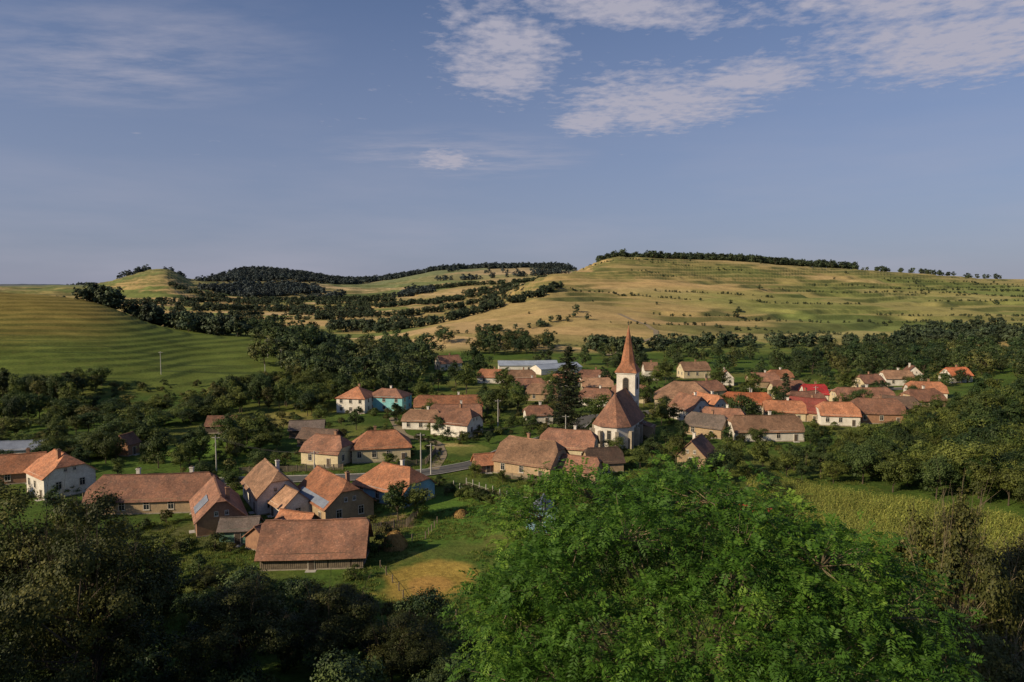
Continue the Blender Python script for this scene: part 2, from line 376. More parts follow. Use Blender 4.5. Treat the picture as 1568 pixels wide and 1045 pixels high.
def spruce(name,seed,H,R):
    rng=np.random.default_rng(seed); qb=QB()
    qb.tube([(0,0,-.5),(0,0,H*.5),(0,0,H)],[.38,.22,.03],0,8)
    z=H*.10
    while z<H*.985:
        f=(z-H*.1)/(H*.9); L=R*(1-f)**.6*rng.uniform(.8,1.1)+.25
        nb=int(7 if f<.7 else 6)
        for k in range(nb):
            a=rng.uniform(0,6.283); l=L*rng.uniform(.55,1.15); dv=np.array([math.cos(a),math.sin(a),0])
            t=np.linspace(0,1,5)[:,None]
            pts=np.array([0,0,z])+dv*l*t+np.array([0,0,1])*(-.30*l*np.sin(t*2.2)+.12*l*t*t)
            qb.tube(pts,[.07,.055,.04,.025,.01],0,4)
            n=int(26*l/3)+10
            tt=rng.uniform(.15,1.02,size=n)
            P=np.array([0,0,z])+dv*l*tt[:,None]+np.array([0,0,1])*(-.30*l*np.sin(tt*2.2)+.12*l*tt*tt)[:,None]
            side=np.array([-dv[1],dv[0],0]); sp=(1.05-tt)*l*.28+.12
            P=P+side*(rng.uniform(-1,1,size=n)*sp)[:,None]+rng.normal(size=(n,3))*.07-np.array([0,0,.12])
            T=nrm(dv+side*rng.normal(size=(n,1))*.6+np.array([0,0,-.45])); Nn=nrm(np.cross(T,rng.normal(size=(n,3))*.7+side))
            qb.add(leafq(P,Nn,rng.uniform(.4,.8,size=n),.42,rng,T),1,np.clip(rng.normal(.5,.2,size=n),0,1))
        z+=rng.uniform(.4,.75)*(1.1-f*.4)
    return qb.mesh(name,[M['bark'],M['needle']])
def ashtree(name,seed,H,R,cb,nl,nspray,mats,leaf=.20):
    rng=np.random.default_rng(seed); qb=QB(); cz=cb+(H-cb)*.40
    C=[];LR=[]
    for i in range(nl):
        k=(i+.5)/nl; ph=i*2.399963
        zz=1-1.15*k; rr=math.sqrt(max(0,1-zz*zz))**.8; f=rng.uniform(.66,1.0)
        top=(H-cz) if zz>0 else (cz-cb)
        C.append([math.cos(ph)*R*rr*f,math.sin(ph)*R*rr*f,cz+zz*top*f*rng.uniform(.88,1)]); LR.append(R*rng.uniform(.16,.26))
    C=np.array(C);LR=np.array(LR)
    limbs(qb,rng,C*np.array([.92,.92,.95]),cb,H*.018,0,(.3,-.2,cz-.15*(H-cz)),n=7,lr=.8)
    per=nspray//nl
    for c,r in zip(C,LR):
        sub=15; v=nrm(rng.normal(size=(sub,3))+np.array([0,0,.6])+nrm(c-np.array([0,0,cz-2]))*.6)
        sc=c+v*r*rng.uniform(.5,1.25,size=(sub,1))*np.array([1.15,1.15,.75]); n=per//sub
        O=(sc[:,None]+rng.normal(size=(sub,n,3))*r*.21*np.array([1.1,1.1,.5])).reshape(-1,3)
        for i in range(sub): qb.tube([c,(c+sc[i])/2+rng.normal(size=3)*.1,sc[i]-v[i]*.2],[.03,.02,.008],0,3)
        m=len(O); D=nrm(nrm(O-c)*.7+rng.normal(size=(m,3))*.5+np.array([0,0,-.15]))
        S=nrm(np.cross(D,np.array([0,0,1.])+rng.normal(size=(m,3))*.25)); U=np.cross(S,D); U*=np.sign(U[:,2:3])
        Lr=rng.uniform(.38,.65,size=(m,1)); lt=np.clip(np.repeat(rng.normal(.5,.15,size=sub),n)+rng.normal(size=m)*.08+rng.normal()*.09,0,1)
        for j in range(6):
            t=(j+.6)/6
            base=O+D*Lr*t-np.array([0,0,1])*(.25*Lr*t*t)
            for sgn in (-1,1):
                T=nrm(S*sgn+D*.5-np.array([0,0,.3])+rng.normal(size=(m,3))*.12)
                Nn=nrm(U+rng.normal(size=(m,3))*.25); Nn=nrm(Nn-T*(Nn*T).sum(1,keepdims=True))
                l=leaf*rng.uniform(.75,1.2,size=m)
                qb.add(leafq(base+T*l[:,None]*.5,Nn,l,.36,rng,T),1,np.clip(lt+rng.normal(size=m)*.08,0,1))
    return qb.mesh(name,mats)

TREES=[decid('tree_mesh_%d'%i,100+i,10,[4.2,3.6,4.8,3.8,4.4,3.2][i],[1.3,1.5,1.0,1.6,1.2,1.2][i],[17,14,20,15,18,12][i],13,20,.42,
        [M['bark'],M['leafdark' if i in(1,4) else ('leafolive' if i==5 else 'leaf')]]) for i in range(6)]
WOODS=[decid('wood_mesh_%d'%i,150+i,10,[4.4,4,4.8,4.2][i],.5,[15,13,17,12][i],10,14,.62,[M['bark'],M['leafwoodb' if i==1 else 'leafwood']]) for i in range(4)]
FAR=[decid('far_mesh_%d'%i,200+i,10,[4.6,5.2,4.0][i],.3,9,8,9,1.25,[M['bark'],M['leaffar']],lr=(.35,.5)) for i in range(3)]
VFAR=[decid('vfar_mesh_%d'%i,230+i,10,[5,5.6][i],0,7,6,8,2.0,[M['bark'],M['leafhazed']],lr=(.4,.55)) for i in range(2)]
BUSH=[decid('bush_mesh_%d'%i,260+i,2.4,[1.5,1.9,1.3][i],.1,8,9,16,.26,[M['bark'],M['leaf' if i<2 else 'leafolive']],lr=(.35,.5)) for i in range(3)]
UNDER=[decid('understorey_mesh_%d'%i,270+i,4.5,2.6,.1,14,12,22,.24,[M['bark'],M['leafdark' if i else 'leafwood']],lr=(.3,.42)) for i in range(2)]

def place(name,me,x,y,s=1,rot=None,sx=None,z=None):
    o=bpy.data.objects.new(name,me); o.location=(x,y,(gz(x,y) if z is None else z)-.05)
    o.rotation_euler[2]=random.uniform(0,6.28) if rot is None else rot
    o.scale=((sx or s),(sx or s)*random.uniform(.9,1.1),s); return link(o)
def scatter(name,P,sc,meshes):
    P=np.asarray(P,float); n=len(P)
    z=Hh(P[:,0],P[:,1])-.1
    me=bpy.data.meshes.new(name); me.from_pydata(np.column_stack([P[:,0],P[:,1],z]).tolist(),[],[])
    a=me.attributes.new('sc','FLOAT','POINT'); a.data.foreach_set('value',np.asarray(sc,float))
    a=me.attributes.new('rz','FLOAT','POINT'); a.data.foreach_set('value',RNG.uniform(0,6.28,n))
    o=link(bpy.data.objects.new(name,me))
    col=bpy.data.collections.new(name+'_plants')
    for k,mm in enumerate(meshes): col.objects.link(bpy.data.objects.new(name+'_plant',mm))
    ng=bpy.data.node_groups.new(name,'GeometryNodeTree')
    ng.interface.new_socket(name='Geometry',in_out='INPUT',socket_type='NodeSocketGeometry')
    ng.interface.new_socket(name='Geometry',in_out='OUTPUT',socket_type='NodeSocketGeometry')
    gi=ng.nodes.new('NodeGroupInput');go=ng.nodes.new('NodeGroupOutput')
    ip=ng.nodes.new('GeometryNodeInstanceOnPoints'); ci=ng.nodes.new('GeometryNodeCollectionInfo')
    ci.inputs['Collection'].default_value=col; ci.inputs['Separate Children'].default_value=True; ci.inputs['Reset Children'].default_value=True
    s=ng.nodes.new('GeometryNodeInputNamedAttribute'); s.data_type='FLOAT'; s.inputs['Name'].default_value='sc'
    r=ng.nodes.new('GeometryNodeInputNamedAttribute'); r.data_type='FLOAT'; r.inputs['Name'].default_value='rz'
    cx=ng.nodes.new('ShaderNodeCombineXYZ')
    L=ng.links.new
    L(gi.outputs[0],ip.inputs['Points']); L(ci.outputs[0],ip.inputs['Instance']); ip.inputs['Pick Instance'].default_value=True
    L(s.outputs['Attribute'],ip.inputs['Scale']); L(r.outputs['Attribute'],cx.inputs[2]); L(cx.outputs[0],ip.inputs['Rotation'])
    L(ip.outputs[0],go.inputs[0])
    md=o.modifiers.new('scatter','NODES'); md.node_group=ng
    return o

# ------------------------------------------------------------ box/prism builder
class MB:
    def __init__(s): s.v=[];s.f=[];s.m=[]
    def poly(s,pts,m=0):
        i=len(s.v); s.v+= [tuple(p) for p in pts]; s.f.append(list(range(i,i+len(pts)))); s.m.append(m)
    def box(s,c,sz,m=0,rot=0):
        ca,sa=math.cos(rot),math.sin(rot); i=len(s.v)
        for dz in(-.5,.5):
            for dx,dy in((-.5,-.5),(.5,-.5),(.5,.5),(-.5,.5)):
                x=dx*sz[0];y=dy*sz[1]; s.v.append((c[0]+x*ca-y*sa,c[1]+x*sa+y*ca,c[2]+dz*sz[2]))
        for f in((3,2,1,0),(4,5,6,7),(0,1,5,4),(1,2,6,5),(2,3,7,6),(3,0,4,7)):
            s.f.append([i+k for k in f]); s.m.append(m)
    def obj(s,name,mats,parent=None,loc=None,bevel=0):
        me=bpy.data.meshes.new(name); me.from_pydata(s.v,[],s.f)
        me.polygons.foreach_set('material_index',s.m)
        for mm in mats: me.materials.append(mm)
        o=link(bpy.data.objects.new(name,me),parent)
        if loc is not None: o.location=loc
        if bevel:
            b=o.modifiers.new('b','BEVEL'); b.width=bevel; b.segments=1
        return o
HOUSES=[]
def window(mb,c,n,w=.9,h=1.3,arch=False):
    a=math.atan2(n[1],n[0]); 
    def P(dn,dt,dz): return (c[0]+n[0]*dn-n[1]*dt,c[1]+n[1]*dn+n[0]*dt,c[2]+dz)
    mb.box(P(.01,0,0),(.04,w,h),1,a)
    for s in(-1,1):
        mb.box(P(.035,s*(w/2+.05),0),(.09,.1,h+.2),0,a)
        mb.box(P(.035,0,s*(h/2+.05)),(.085,w,.1),0,a)
    mb.box(P(.035,0,.1),(.03,.05,h),0,a); mb.box(P(.034,0,h*.2),(.03,w,.05),0,a)
    mb.box(P(.07,0,-h/2-.13),(.2,w+.3,.06),0,a)
def house(name,x,y,L,W,h,r,rot,wall,roof,hip=(.35,.35),win=3,endwin=2,chim=((.2,.8),),o=.45,door=True,attic=True,floors=1,wallname='walls',panel=None,planks=False):
    HOUSES.append((x,y,max(L,W)*.5+1.0))
    e=bpy.data.objects.new(name,None); e.location=(x,y,gz(x,y)); e.rotation_euler[2]=D2R(rot); link(e)
    sl=r/(W/2); ze=h-o*sl; zr=h+r; Yo=W/2+o
    mb=MB(); cl=[]
    for s,c in((-1,hip[0]),(1,hip[1])):
        X=s*(L/2+o*.8); yc=Yo*c; zc=zr-(zr-ze)*c; k=Yo*c*.85
        cl.append((X,yc,zc,X-s*k,c))
    (X0,y0,z0,R0,c0),(X1,y1,z1,R1,c1)=cl
    sag=min(.18,L*.012); nseg=6
    for s in(-1,1):
        eave=[(X0+(X1-X0)*k/nseg,s*Yo,ze-sag*.4*math.sin(math.pi*k/nseg)) for k in range(nseg+1)]
        ridge=[(R0+(R1-R0)*k/nseg,0,zr-sag*math.sin(math.pi*k/nseg)) for k in range(nseg+1)]
        for k in range(nseg):
            q=[eave[k],eave[k+1],ridge[k+1],ridge[k]]
            mb.poly(q if s<0 else q[::-1])
        if 0<c1<1: q=[(X1,s*Yo,ze),(X1,s*y1,z1),(R1,0,zr)]; mb.poly(q if s<0 else q[::-1])
        if 0<c0<1: q=[(X0,s*y0,z0),(X0,s*Yo,ze),(R0,0,zr)]; mb.poly(q if s<0 else q[::-1])
    if c1>0: mb.poly([(X1,-y1,z1),(X1,y1,z1),(R1,0,zr)])
    if c0>0: mb.poly([(X0,y0,z0),(X0,-y0,z0),(R0,0,zr)])
    ro=mb.obj('roof',[roof],e)
    wd=ro.modifiers.new('w','WELD'); wd.merge_threshold=.002
    sd=ro.modifiers.new('s','SOLIDIFY'); sd.thickness=.14; sd.offset=-1
    rb=MB()
    for k in range(nseg):
        za=zr-sag*math.sin(math.pi*(k+.5)/nseg); rb.box((R0+(R1-R0)*(k+.5)/nseg,0,za+.04),(abs(R1-R0)/nseg+.02,.26,.14))
    rb.obj('ridge_tiles',[roof],e)
    if panel:
        pb=MB(); x0,x1,t0,t1,s=panel
        def Rf(xx,t): return (xx,s*Yo*(1-t),ze+(zr-ze)*t+.06)
        q=[Rf(x0,t0),Rf(x1,t0),Rf(x1,t1),Rf(x0,t1)]; pb.poly(q if s<0 else q[::-1]); po=pb.obj('sheet_metal_patch',[M['metalroof']],e)
        sd=po.modifiers.new('s','SOLIDIFY'); sd.thickness=.05
    wb=MB(); b=-.7
    for s in(-1,1): wb.poly([(-L/2*1,s*W/2,b),(L/2,s*W/2,b),(L/2,s*W/2,h),(-L/2,s*W/2,h)][::(1 if s<0 else -1)])
    for s,(X,yc,zc,R,c) in zip((-1,1),cl):
        p=[(s*L/2,-W/2,b),(s*L/2,W/2,b),(s*L/2,W/2,h)]
        if c==0: p.append((s*L/2,0,zr-.12))
        elif yc<W/2: p+= [(s*L/2,yc,zc-.05),(s*L/2,-yc,zc-.05)]
        p.append((s*L/2,-W/2,h)); wb.poly(p[::s])
    wb.box((0,0,-.2),(L+.12,W+.12,.9),1)
    if planks:
        xx=-L/2+.15
        while xx<L/2:
            for s in(-1,1):
                if random.random()<.93: wb.box((xx,s*(W/2+.03),h*.5+.1),(.2,.05,h-.35-random.uniform(0,.15)),2)
            xx+=.27
    wb.obj(wallname,[wall,M['stone'],M['woodl']],e)
    wi=MB(); nwin=0
    hh=h/floors
    for fl in range(floors):
        zc=fl*hh+hh*.55
        if win:
            for s in(-1,1):
                for i in range(win):
                    xx=-L/2+L*(i+.5)/win
                    if door and s<0 and i==win-1 and fl==0: continue
                    window(wi,(xx,s*W/2,zc),(0,s),.9,min(1.35,hh*.45)); nwin+=1
        if endwin:
            for s in(-1,1):
                for i in range(endwin):
                    window(wi,(s*L/2,-W/2+W*(i+.6)/(endwin+.2),zc),(s,0),.9,min(1.35,hh*.45)); nwin+=1
    if attic and W>6:
        for s,(X,yc,zc,R,c) in zip((-1,1),cl):
            if c<.6:
                for t in(-.8,.8): window(wi,(s*L/2,t,h+r*.22),(s,0),.45,.6); nwin+=1
    if nwin: wi.obj('windows',[M['frame'],M['glass']],e)
    if door:
        db=MB(); xx=(-L/2+L*(win-.5)/win) if win else 0
        db.box((xx,-W/2-.06,1.0),(1.0,.14,2.1),0); db.box((xx,-W/2-.12,1.0),(.8,.08,1.9),1); db.box((xx,-W/2-.55,-.05),(1.5,.9,.3),2)
        db.obj('door',[M['frame'],M['wood'],M['concrete']],e)
    cb=MB()
    for fx,cs in chim:
        px=fx*L/2; py=cs
        zt=zr+.7; cb.box((px,py,zt-1.4),(.6,.6,2.8)); cb.box((px,py,zt+.05),(.78,.78,.14),0); cb.box((px,py,zt+.22),(.4,.4,.2),1)
    if chim: cb.obj('chimney',[M['brickwall'] if random.random()<.5 else M['white'],M['wood']],e)
    return e
h=house
# near-left farmsteads
h('white_villa',-90,134,9.5,9,4.6,3.6,-38,M['white'],M['orange'],(.5,.55),3,2,((.5,-1),),floors=1)
h('village_house',-104,143,8,6,2.8,3,20,M['brickwall'],M['orange'],(0,0),2,1)
h('metal_roof_shed',-119,163,12,7,3,1.4,10,M['white'],M['metalroof'],(0,0),0,0,(),attic=False)
h('long_farmhouse',-66,124,21,8,2.8,3.6,6,M['ochre'],M['brown'],(.5,.3),5,2,((-.3,.8),(.6,.8)))
h('farm_stable',-51,116,14,7.5,2.8,3.6,-62,M['brickwall'],M['brown'],(0,.2),2,1,((.7,1.2),),panel=(-1,3,.1,.6,-1))
h('green_shed',-43.5,107,5.5,4,2.6,1.3,8,M['greenwall'],M['greyroof'],(0,0),1,1,(),attic=False)
h('village_house',-45.5,127,13,8,3.4,4,-58,M['white'],M['tan'],(.35,.35),3,2,((.1,1),))
h('outbuilding',-40.5,121,9,5.5,2.6,2.4,-50,M['white'],M['tan'],(0,0),1,1,(),attic=False)
h('village_house',-32.5,122,14,9,3.2,3.8,-52,M['ochre'],M['orange'],(0,.35),3,2,((.5,1.2),),panel=(-5.5,6.5,.05,.28,-1))
h('wooden_barn',-29,99,14.5,7.5,2.5,3.7,4,M['wood'],M['brown'],(.12,.12),0,0,(),door=True,attic=False,o=.7,planks=True)
h('lean_to_shed',-38,104.5,5,5,2.2,1.8,60,M['brickwall'],M['brown'],(0,0),0,0,(),attic=False)
h('lean_to_shed',-35,109,6,4.5,2.4,1.8,-20,M['wood'],M['orange'],(0,0),0,0,(),attic=False)
h('blue_house',-23,131,13,9,3,3.6,-35,M['bluewall'],M['orange'],(.9,.6),3,2,((.2,1),))
h('yellow_house',-31.5,162,13.5,8.5,3.6,3.2,12,M['cream'],M['orange'],(1,.9),4,2,((-.2,.8),))
h('yellow_house',-43,158,10,7.5,3.4,3.2,-20,M['cream'],M['brown'],(.5,.6),2,2,((.3,.8),))
h('garden_shed',-57,188,9,6,2.4,2,10,M['wood'],M['greyroof'],(0,0),0,0,(),attic=False)
h('garden_shed',-50,176,10,6,2.4,2,-15,M['wood'],M['darkroof'],(0,0),0,0,(),attic=False)
h('garden_shed',-83,194,8,6,2.4,2.2,5,M['wood'],M['brown'],(0,0),0,0,(),attic=False)
h('brick_shed',-95,166,4,4,3.2,2,80,M['brickwall'],M['brown'],(0,0),0,0,(),attic=False)
h('turquoise_house',-52,228,10,11,5.2,3,-12,M['white'],M['orange'],(1,1),3,2,((.1,.5),),floors=2)
h('turquoise_house',-42,231,13,9,5.0,2.2,-12,M['turq'],M['brown'],(1,1),3,2,((.1,.5),),floors=2)
h('long_farmhouse',-21,224,22,8,3,3,4,M['cream'],M['orange'],(.4,.4),4,2,((.3,.6),))
h('white_house',-15.5,190,12,8.5,4,3.6,-28,M['white'],M['brown'],(.9,.5),3,2,((.1,1),))
h('village_house',-26,199,11,7,2.8,2.6,-8,M['white'],M['tan'],(.5,.5),3,1)
h('village_house',-17,206,15,7,3,3,4,M['cream'],M['brown'],(.3,.3),3,1)
h('white_house',8,207,8,6,3,2.4,10,M['white'],M['brown'],(.5,.5),2,1)
# in front of the church
h('farmhouse',4.5,150,14,10,3.2,4.4,-30,M['ochre'],M['tan'],(.3,.35),3,2,((-.2,1),))
h('farmhouse',14,165,13,8,3,3.6,-18,M['cream'],M['brown'],(.4,.4),3,2)
h('outbuilding',15,145,8,5.5,2.5,2.4,-25,M['ochre'],M['brown'],(0,.3),1,1,(),attic=False)
h('outbuilding',20.5,152,8,5.5,2.5,2.6,10,M['ochre'],M['darkroof'],(.3,.3),1,1,(),attic=False)
h('outbuilding',-6,151,5,4,2.2,1.8,20,M['brickwall'],M['orange'],(0,0),0,0,(),attic=False)
# village east of the church
h('large_hall',60,236,20,15,4,5,-12,M['cream'],M['tan'],(1,1),4,3,())
h('village_house',85,318,13,8,4,3.4,10,M['cream'],M['tan'],(.2,.2),3,2)
h('white_house',63,310,6,8,5,3,0,M['white'],M['tan'],(0,0),1,2)
h('village_house',79,228,15,8,3.2,3.2,-10,M['white'],M['vorange'],(.4,.4),3,2)
h('village_house',86,214,12,7,3,3,-15,M['cream'],M['orange'],(.3,.3),3,2)
h('white_house',56,212,12,8,4,4,-70,M['white'],M['brown'],(0,.2),2,2)
h('white_house',63,218,12,8,3.6,3.8,-65,M['white'],M['orange'],(0,.2),2,2)
h('village_house',55,190,11,7,3,3,-40,M['ochre'],M['greyroof'],(.3,.3),2,1)
h('village_house',62,199,12,7,3,3.2,-25,M['cream'],M['brown'],(.4,.4),2,1)
h('long_farmhouse',69,185,19,8,3,3.6,3,M['white'],M['tan'],(.4,.3),4,2)
h('red_roof_house',110,247,8,7,3.6,3,-5,M['white'],M['red'],(.2,.2),2,1)
h('village_house',104,256,12,8,3.4,3.4,0,M['cream'],M['brown'],(.3,.3),3,1)
h('village_house',93,213,12,8,3.2,3.8,-35,M['ochre'],M['dred'],(.3,.3),2,1)
h('village_house',99,206,11,8,3.4,3.4,-10,M['white'],M['orange'],(.5,.5),3,1)
h('long_farmhouse',124,240,20,8,3,3.2,0,M['cream'],M['brown'],(.4,.4),4,1)
h('village_house',112,208,14,9,3.4,3.8,-8,M['brickwall'],M['brown'],(.4,.4),3,1)
h('village_house',122,214,11,8,3,3.6,-30,M['ochre'],M['darkroof'],(.4,.4),3,1)
h('village_house',100,232,13,8,3,3.4,15,M['white'],M['brown'],(.4,.4),3,1)
h('village_house',138,228,12,8,3,3.2,10,M['ochre'],M['brown'],(.4,.4),3,1)
h('village_house',150,246,12,8,3,3.2,-15,M['white'],M['orange'],(.4,.4),3,1)
h('red_roof_house',187,286,10,7,3.4,3,10,M['white'],M['vorange'],(.2,.2),2,1)
h('white_house',172,292,7,7,4.4,3.4,75,M['white'],M['brown'],(0,0),1,2)
h('village_house',163,288,12,7,3.4,3,0,M['white'],M['tan'],(.3,.3),2,1)
h('village_house',145,276,11,7,3.4,3,20,M['cream'],M['brown'],(.3,.3),2,1)
h('village_house',106,287,12,8,3,3,-5,M['ochre'],M['brown'],(.4,.4),2,1)
h('white_house',92,292,6,6,3.6,3,80,M['white'],M['brown'],(0,0),1,2)
h('village_house',118,300,10,7,3,2.8,8,M['cream'],M['orange'],(.4,.4),2,1)
h('village_house',43,157,9,6.5,3,3.2,60,M['ochre'],M['brown'],(0,0),1,1)
h('village_house',44,250,13,8,3,3.2,-30,M['cream'],M['brown'],(.4,.4),2,1)
h('village_house',74,260,13,8,3,3.2,20,M['cream'],M['brown'],(.4,.4),2,1)
h('red_roof_shed',40,112,6,5,2.6,1.6,-30,M['white'],M['red'],(0,0),1,1,(),attic=False)
h('red_roof_shed',35.5,118,5,4,2.2,1.4,10,M['ochre'],M['vorange'],(0,0),1,1,(),attic=False)
h('blue_house',5.0,113,5,4.5,3.2,2,80,M['bluewall'],M['metalroof'],(0,0),1,1,(),attic=False)
# behind the spruce
h('farm_warehouse',8,352,30,12,3,1.8,4,M['white'],M['metallight'],(0,0),0,0,(),attic=False)
h('farm_warehouse',22,338,24,10,3,1.8,30,M['white'],M['metallight'],(0,0),0,0,(),attic=False)
h('village_house',-9,302,12,8,3,3,-5,M['white'],M['orange'],(.4,.4),2,1)
h('village_house',4,300,12,8,3,3,5,M['white'],M['tan'],(.4,.4),2,1)
h('village_house',7,272,12,8,3,3,10,M['white'],M['brown'],(.4,.4),2,1)
h('village_house',12,253,12,8,3,3,-15,M['ochre'],M['tan'],(.4,.4),2,1)
h('village_house',36,300,13,8,3,3,5,M['white'],M['brown'],(.4,.4),2,1)
h('village_house',34,272,12,8,3,3,0,M['cream'],M['tan'],(.4,.4),2,1)
h('village_house',30,240,11,8,3,3,-20,M['white'],M['brown'],(.4,.4),2,1)
h('village_house',-33,352,12,8,4,3.6,30,M['white'],M['brown'],(.2,.2),2,1)
h('village_house',22,286,11,7,3,3,20,M['white'],M['orange'],(.4,.4),2,1)

# ------------------------------------------------------------ church
def church():
    x,y=32.5,190; HOUSES.append((31,186,8)); HOUSES.append((27,177,8))
    e=bpy.data.objects.new('village_church',None); e.location=(x,y,gz(x,y)); e.rotation_euler[2]=D2R(-113); link(e)
    t=MB(); w=5.2
    t.box((0,0,8.5),(w,w,18.2),0); t.box((0,0,.2),(w+.4,w+.4,1.6),1); t.box((0,0,11.6),(w+.25,w+.25,.3),0)
    t.box((0,0,17.5),(w+.5,w+.5,.35),0)
    t.obj('tower',[M['white'],M['stone']],e)
    wd=MB()
    for dx,dy in((1,0),(-1,0),(0,1),(0,-1)):
        a=math.atan2(dy,dx); n=10
        for zc,ww,hh in((14.2,1.5,2.6),(8.8,.6,1.2)):
            def P(dn,dt,z): return (dx*(w/2+dn)-dy*dt,dy*(w/2+dn)+dx*dt,z)
            arc=[(math.cos(q)*ww/2,hh/2+math.sin(q)*ww/2) for q in np.linspace(0,math.pi,n)]
            wd.poly([P(.02,-ww/2,zc-hh/2)]+[P(.02,ww/2,zc-hh/2)]+[P(.02,c,zc+s_) for c,s_ in arc],1)
            for k in range(len(arc)-1):
                (a1,b1),(a2,b2)=arc[k],arc[k+1]; f=1.25
                wd.poly([P(.06,a1,zc+b1),P(.06,a1*f,zc+hh/2+(b1-hh/2)*f),P(.06,a2*f,zc+hh/2+(b2-hh/2)*f),P(.06,a2,zc+b2)],0)
            for s_ in(-1,1): wd.box(P(.03,s_*ww*.56,zc),(.06,ww*.12,hh),0,a)
            for k in range(5): wd.box(P(.04,0,zc-hh/2+hh*(k+.5)/5),(.06,ww,.07),2,a)
    wd.obj('belfry_openings',[M['stone'],M['louver'],M['wood']],e)
    s=MB(); R1=3.15;z1=17.7;R2=2.0;z2=20.2;zt=31.0
    sq=lambda r:[(r,r),(-r,r),(-r,-r),(r,-r)]
    def octo(r): 
        return [(r*math.cos(k*math.pi/4+math.pi/8),r*math.sin(k*math.pi/4+math.pi/8)) for k in range(8)]
    A=[]
    for k in range(8):
        a=k*math.pi/4+math.pi/8; c,s_=math.cos(a),math.sin(a); m_=max(abs(c),abs(s_)); A.append((R1*c/m_,R1*s_/m_))
    B=octo(R2*1.02); 
    for k in range(8):
        k2=(k+1)%8
        s.poly([(*A[k],z1),(*A[k2],z1),(*B[k2],z2),(*B[k],z2)]); s.poly([(*B[k],z2),(*B[k2],z2),(0,0,zt)])
    for k in range(4):
        c=sq(R1)[k]
        s2=sorted(range(8),key=lambda i:(A[i][0]-c[0])**2+(A[i][1]-c[1])**2)[:2]
        i1,i2=s2; s.poly([(*A[i1],z1),(c[0],c[1],z1),(*B[i1],z2)]); s.poly([(c[0],c[1],z1),(*A[i2],z1),(*B[i2],z2)]); s.poly([(*B[i1],z2),(c[0],c[1],z1),(*B[i2],z2)])
    s.obj('spire',[M['orange']],e)
    f=MB(); f.box((0,0,31.4),(.09,.09,1.4)); f.box((0,0,31.6),(.6,.08,.08)); f.box((0,0,30.9),(.3,.3,.3)); f.obj('finial',[M['wire']],e,bevel=.02)
    n0,n1,W,hh,rz=2.4,14,10,6.2,13.6
    nb=MB()
    for s_ in(-1,1): nb.poly([(n0,s_*W/2,-.8),(n1,s_*W/2,-.8),(n1,s_*W/2,hh),(n0,s_*W/2,hh)][::(1 if s_<0 else -1)])
    nb.poly([(n0,-W/2,-.8),(n0,W/2,-.8),(n0,W/2,hh),(n0,0,rz-.2),(n0,-W/2,hh)][::-1])
    ap=[(n1,-W/2),(n1+3.2,-W/2+.3),(n1+6,-W/5),(n1+6,W/5),(n1+3.2,W/2-.3),(n1,W/2)]
    for k in range(5): nb.poly([(*ap[k],-.8),(*ap[k+1],-.8),(*ap[k+1],hh),(*ap[k],hh)])
    for k in range(1,5):
        a=math.atan2(ap[k][1],ap[k][0]-n1); nb.box((ap[k][0]+.5*math.cos(a),ap[k][1]+.5*math.sin(a),2),(1.3,.8,5.2),1,a)
    for s_ in(-1,1):
        for xx in(5.2,9.4,13.2): nb.box((xx,s_*(W/2+.6),2.1),(.8,1.4,5.4),1)
    nb.box((8,0,-.1),(11,10.4,1.1),1)
    nb.obj('nave_walls',[M['white'],M['stone']],e)
    r=MB(); o=.5; zo=hh-.5
    apr=[(n1,-W/2-o),(n1+3.5,-W/2+.3-o),(n1+6.5,-W/5-.2),(n1+6.5,W/5+.2),(n1+3.5,W/2-.3+o),(n1,W/2+o)]
    r.poly([(n0-.2,-W/2-o,zo),(n1,-W/2-o,zo),(n1,0,rz),(n0-.2,0,rz)]); r.poly([(n0-.2,W/2+o,zo),(n1,W/2+o,zo),(n1,0,rz),(n0-.2,0,rz)][::-1])
    for k in range(5): r.poly([(*apr[k],zo),(*apr[k+1],zo),(n1+.6,0,rz-.0)])
    ro=r.obj('nave_roof',[M['brown']],e); sd=ro.modifiers.new('s','SOLIDIFY'); sd.thickness=.15; sd.offset=-1
    wi=MB()
    for s_ in(-1,1):
        for xx in(7.3,11.3): window(wi,(xx,s_*W/2,3.9),(0,s_),.9,2.3)
    nx=ap[2][0]; window(wi,(nx,0,3.6),(1,0),.9,2.2)
    wi.obj('windows',[M['stone'],M['glass']],e)
    pb=MB(); pb.box((5,6.8,1.8),(4,3.2,4.4),0); pb.poly([(2.6,5,4.9),(2.6,8.8,3.7),(7.4,8.8,3.7),(7.4,5,4.9)],1); pb.box((5,8.42,1.2),(1.2,.08,2.2),2)
    pb.obj('porch',[M['ochre'],M['brown'],M['wood']],e)
church()

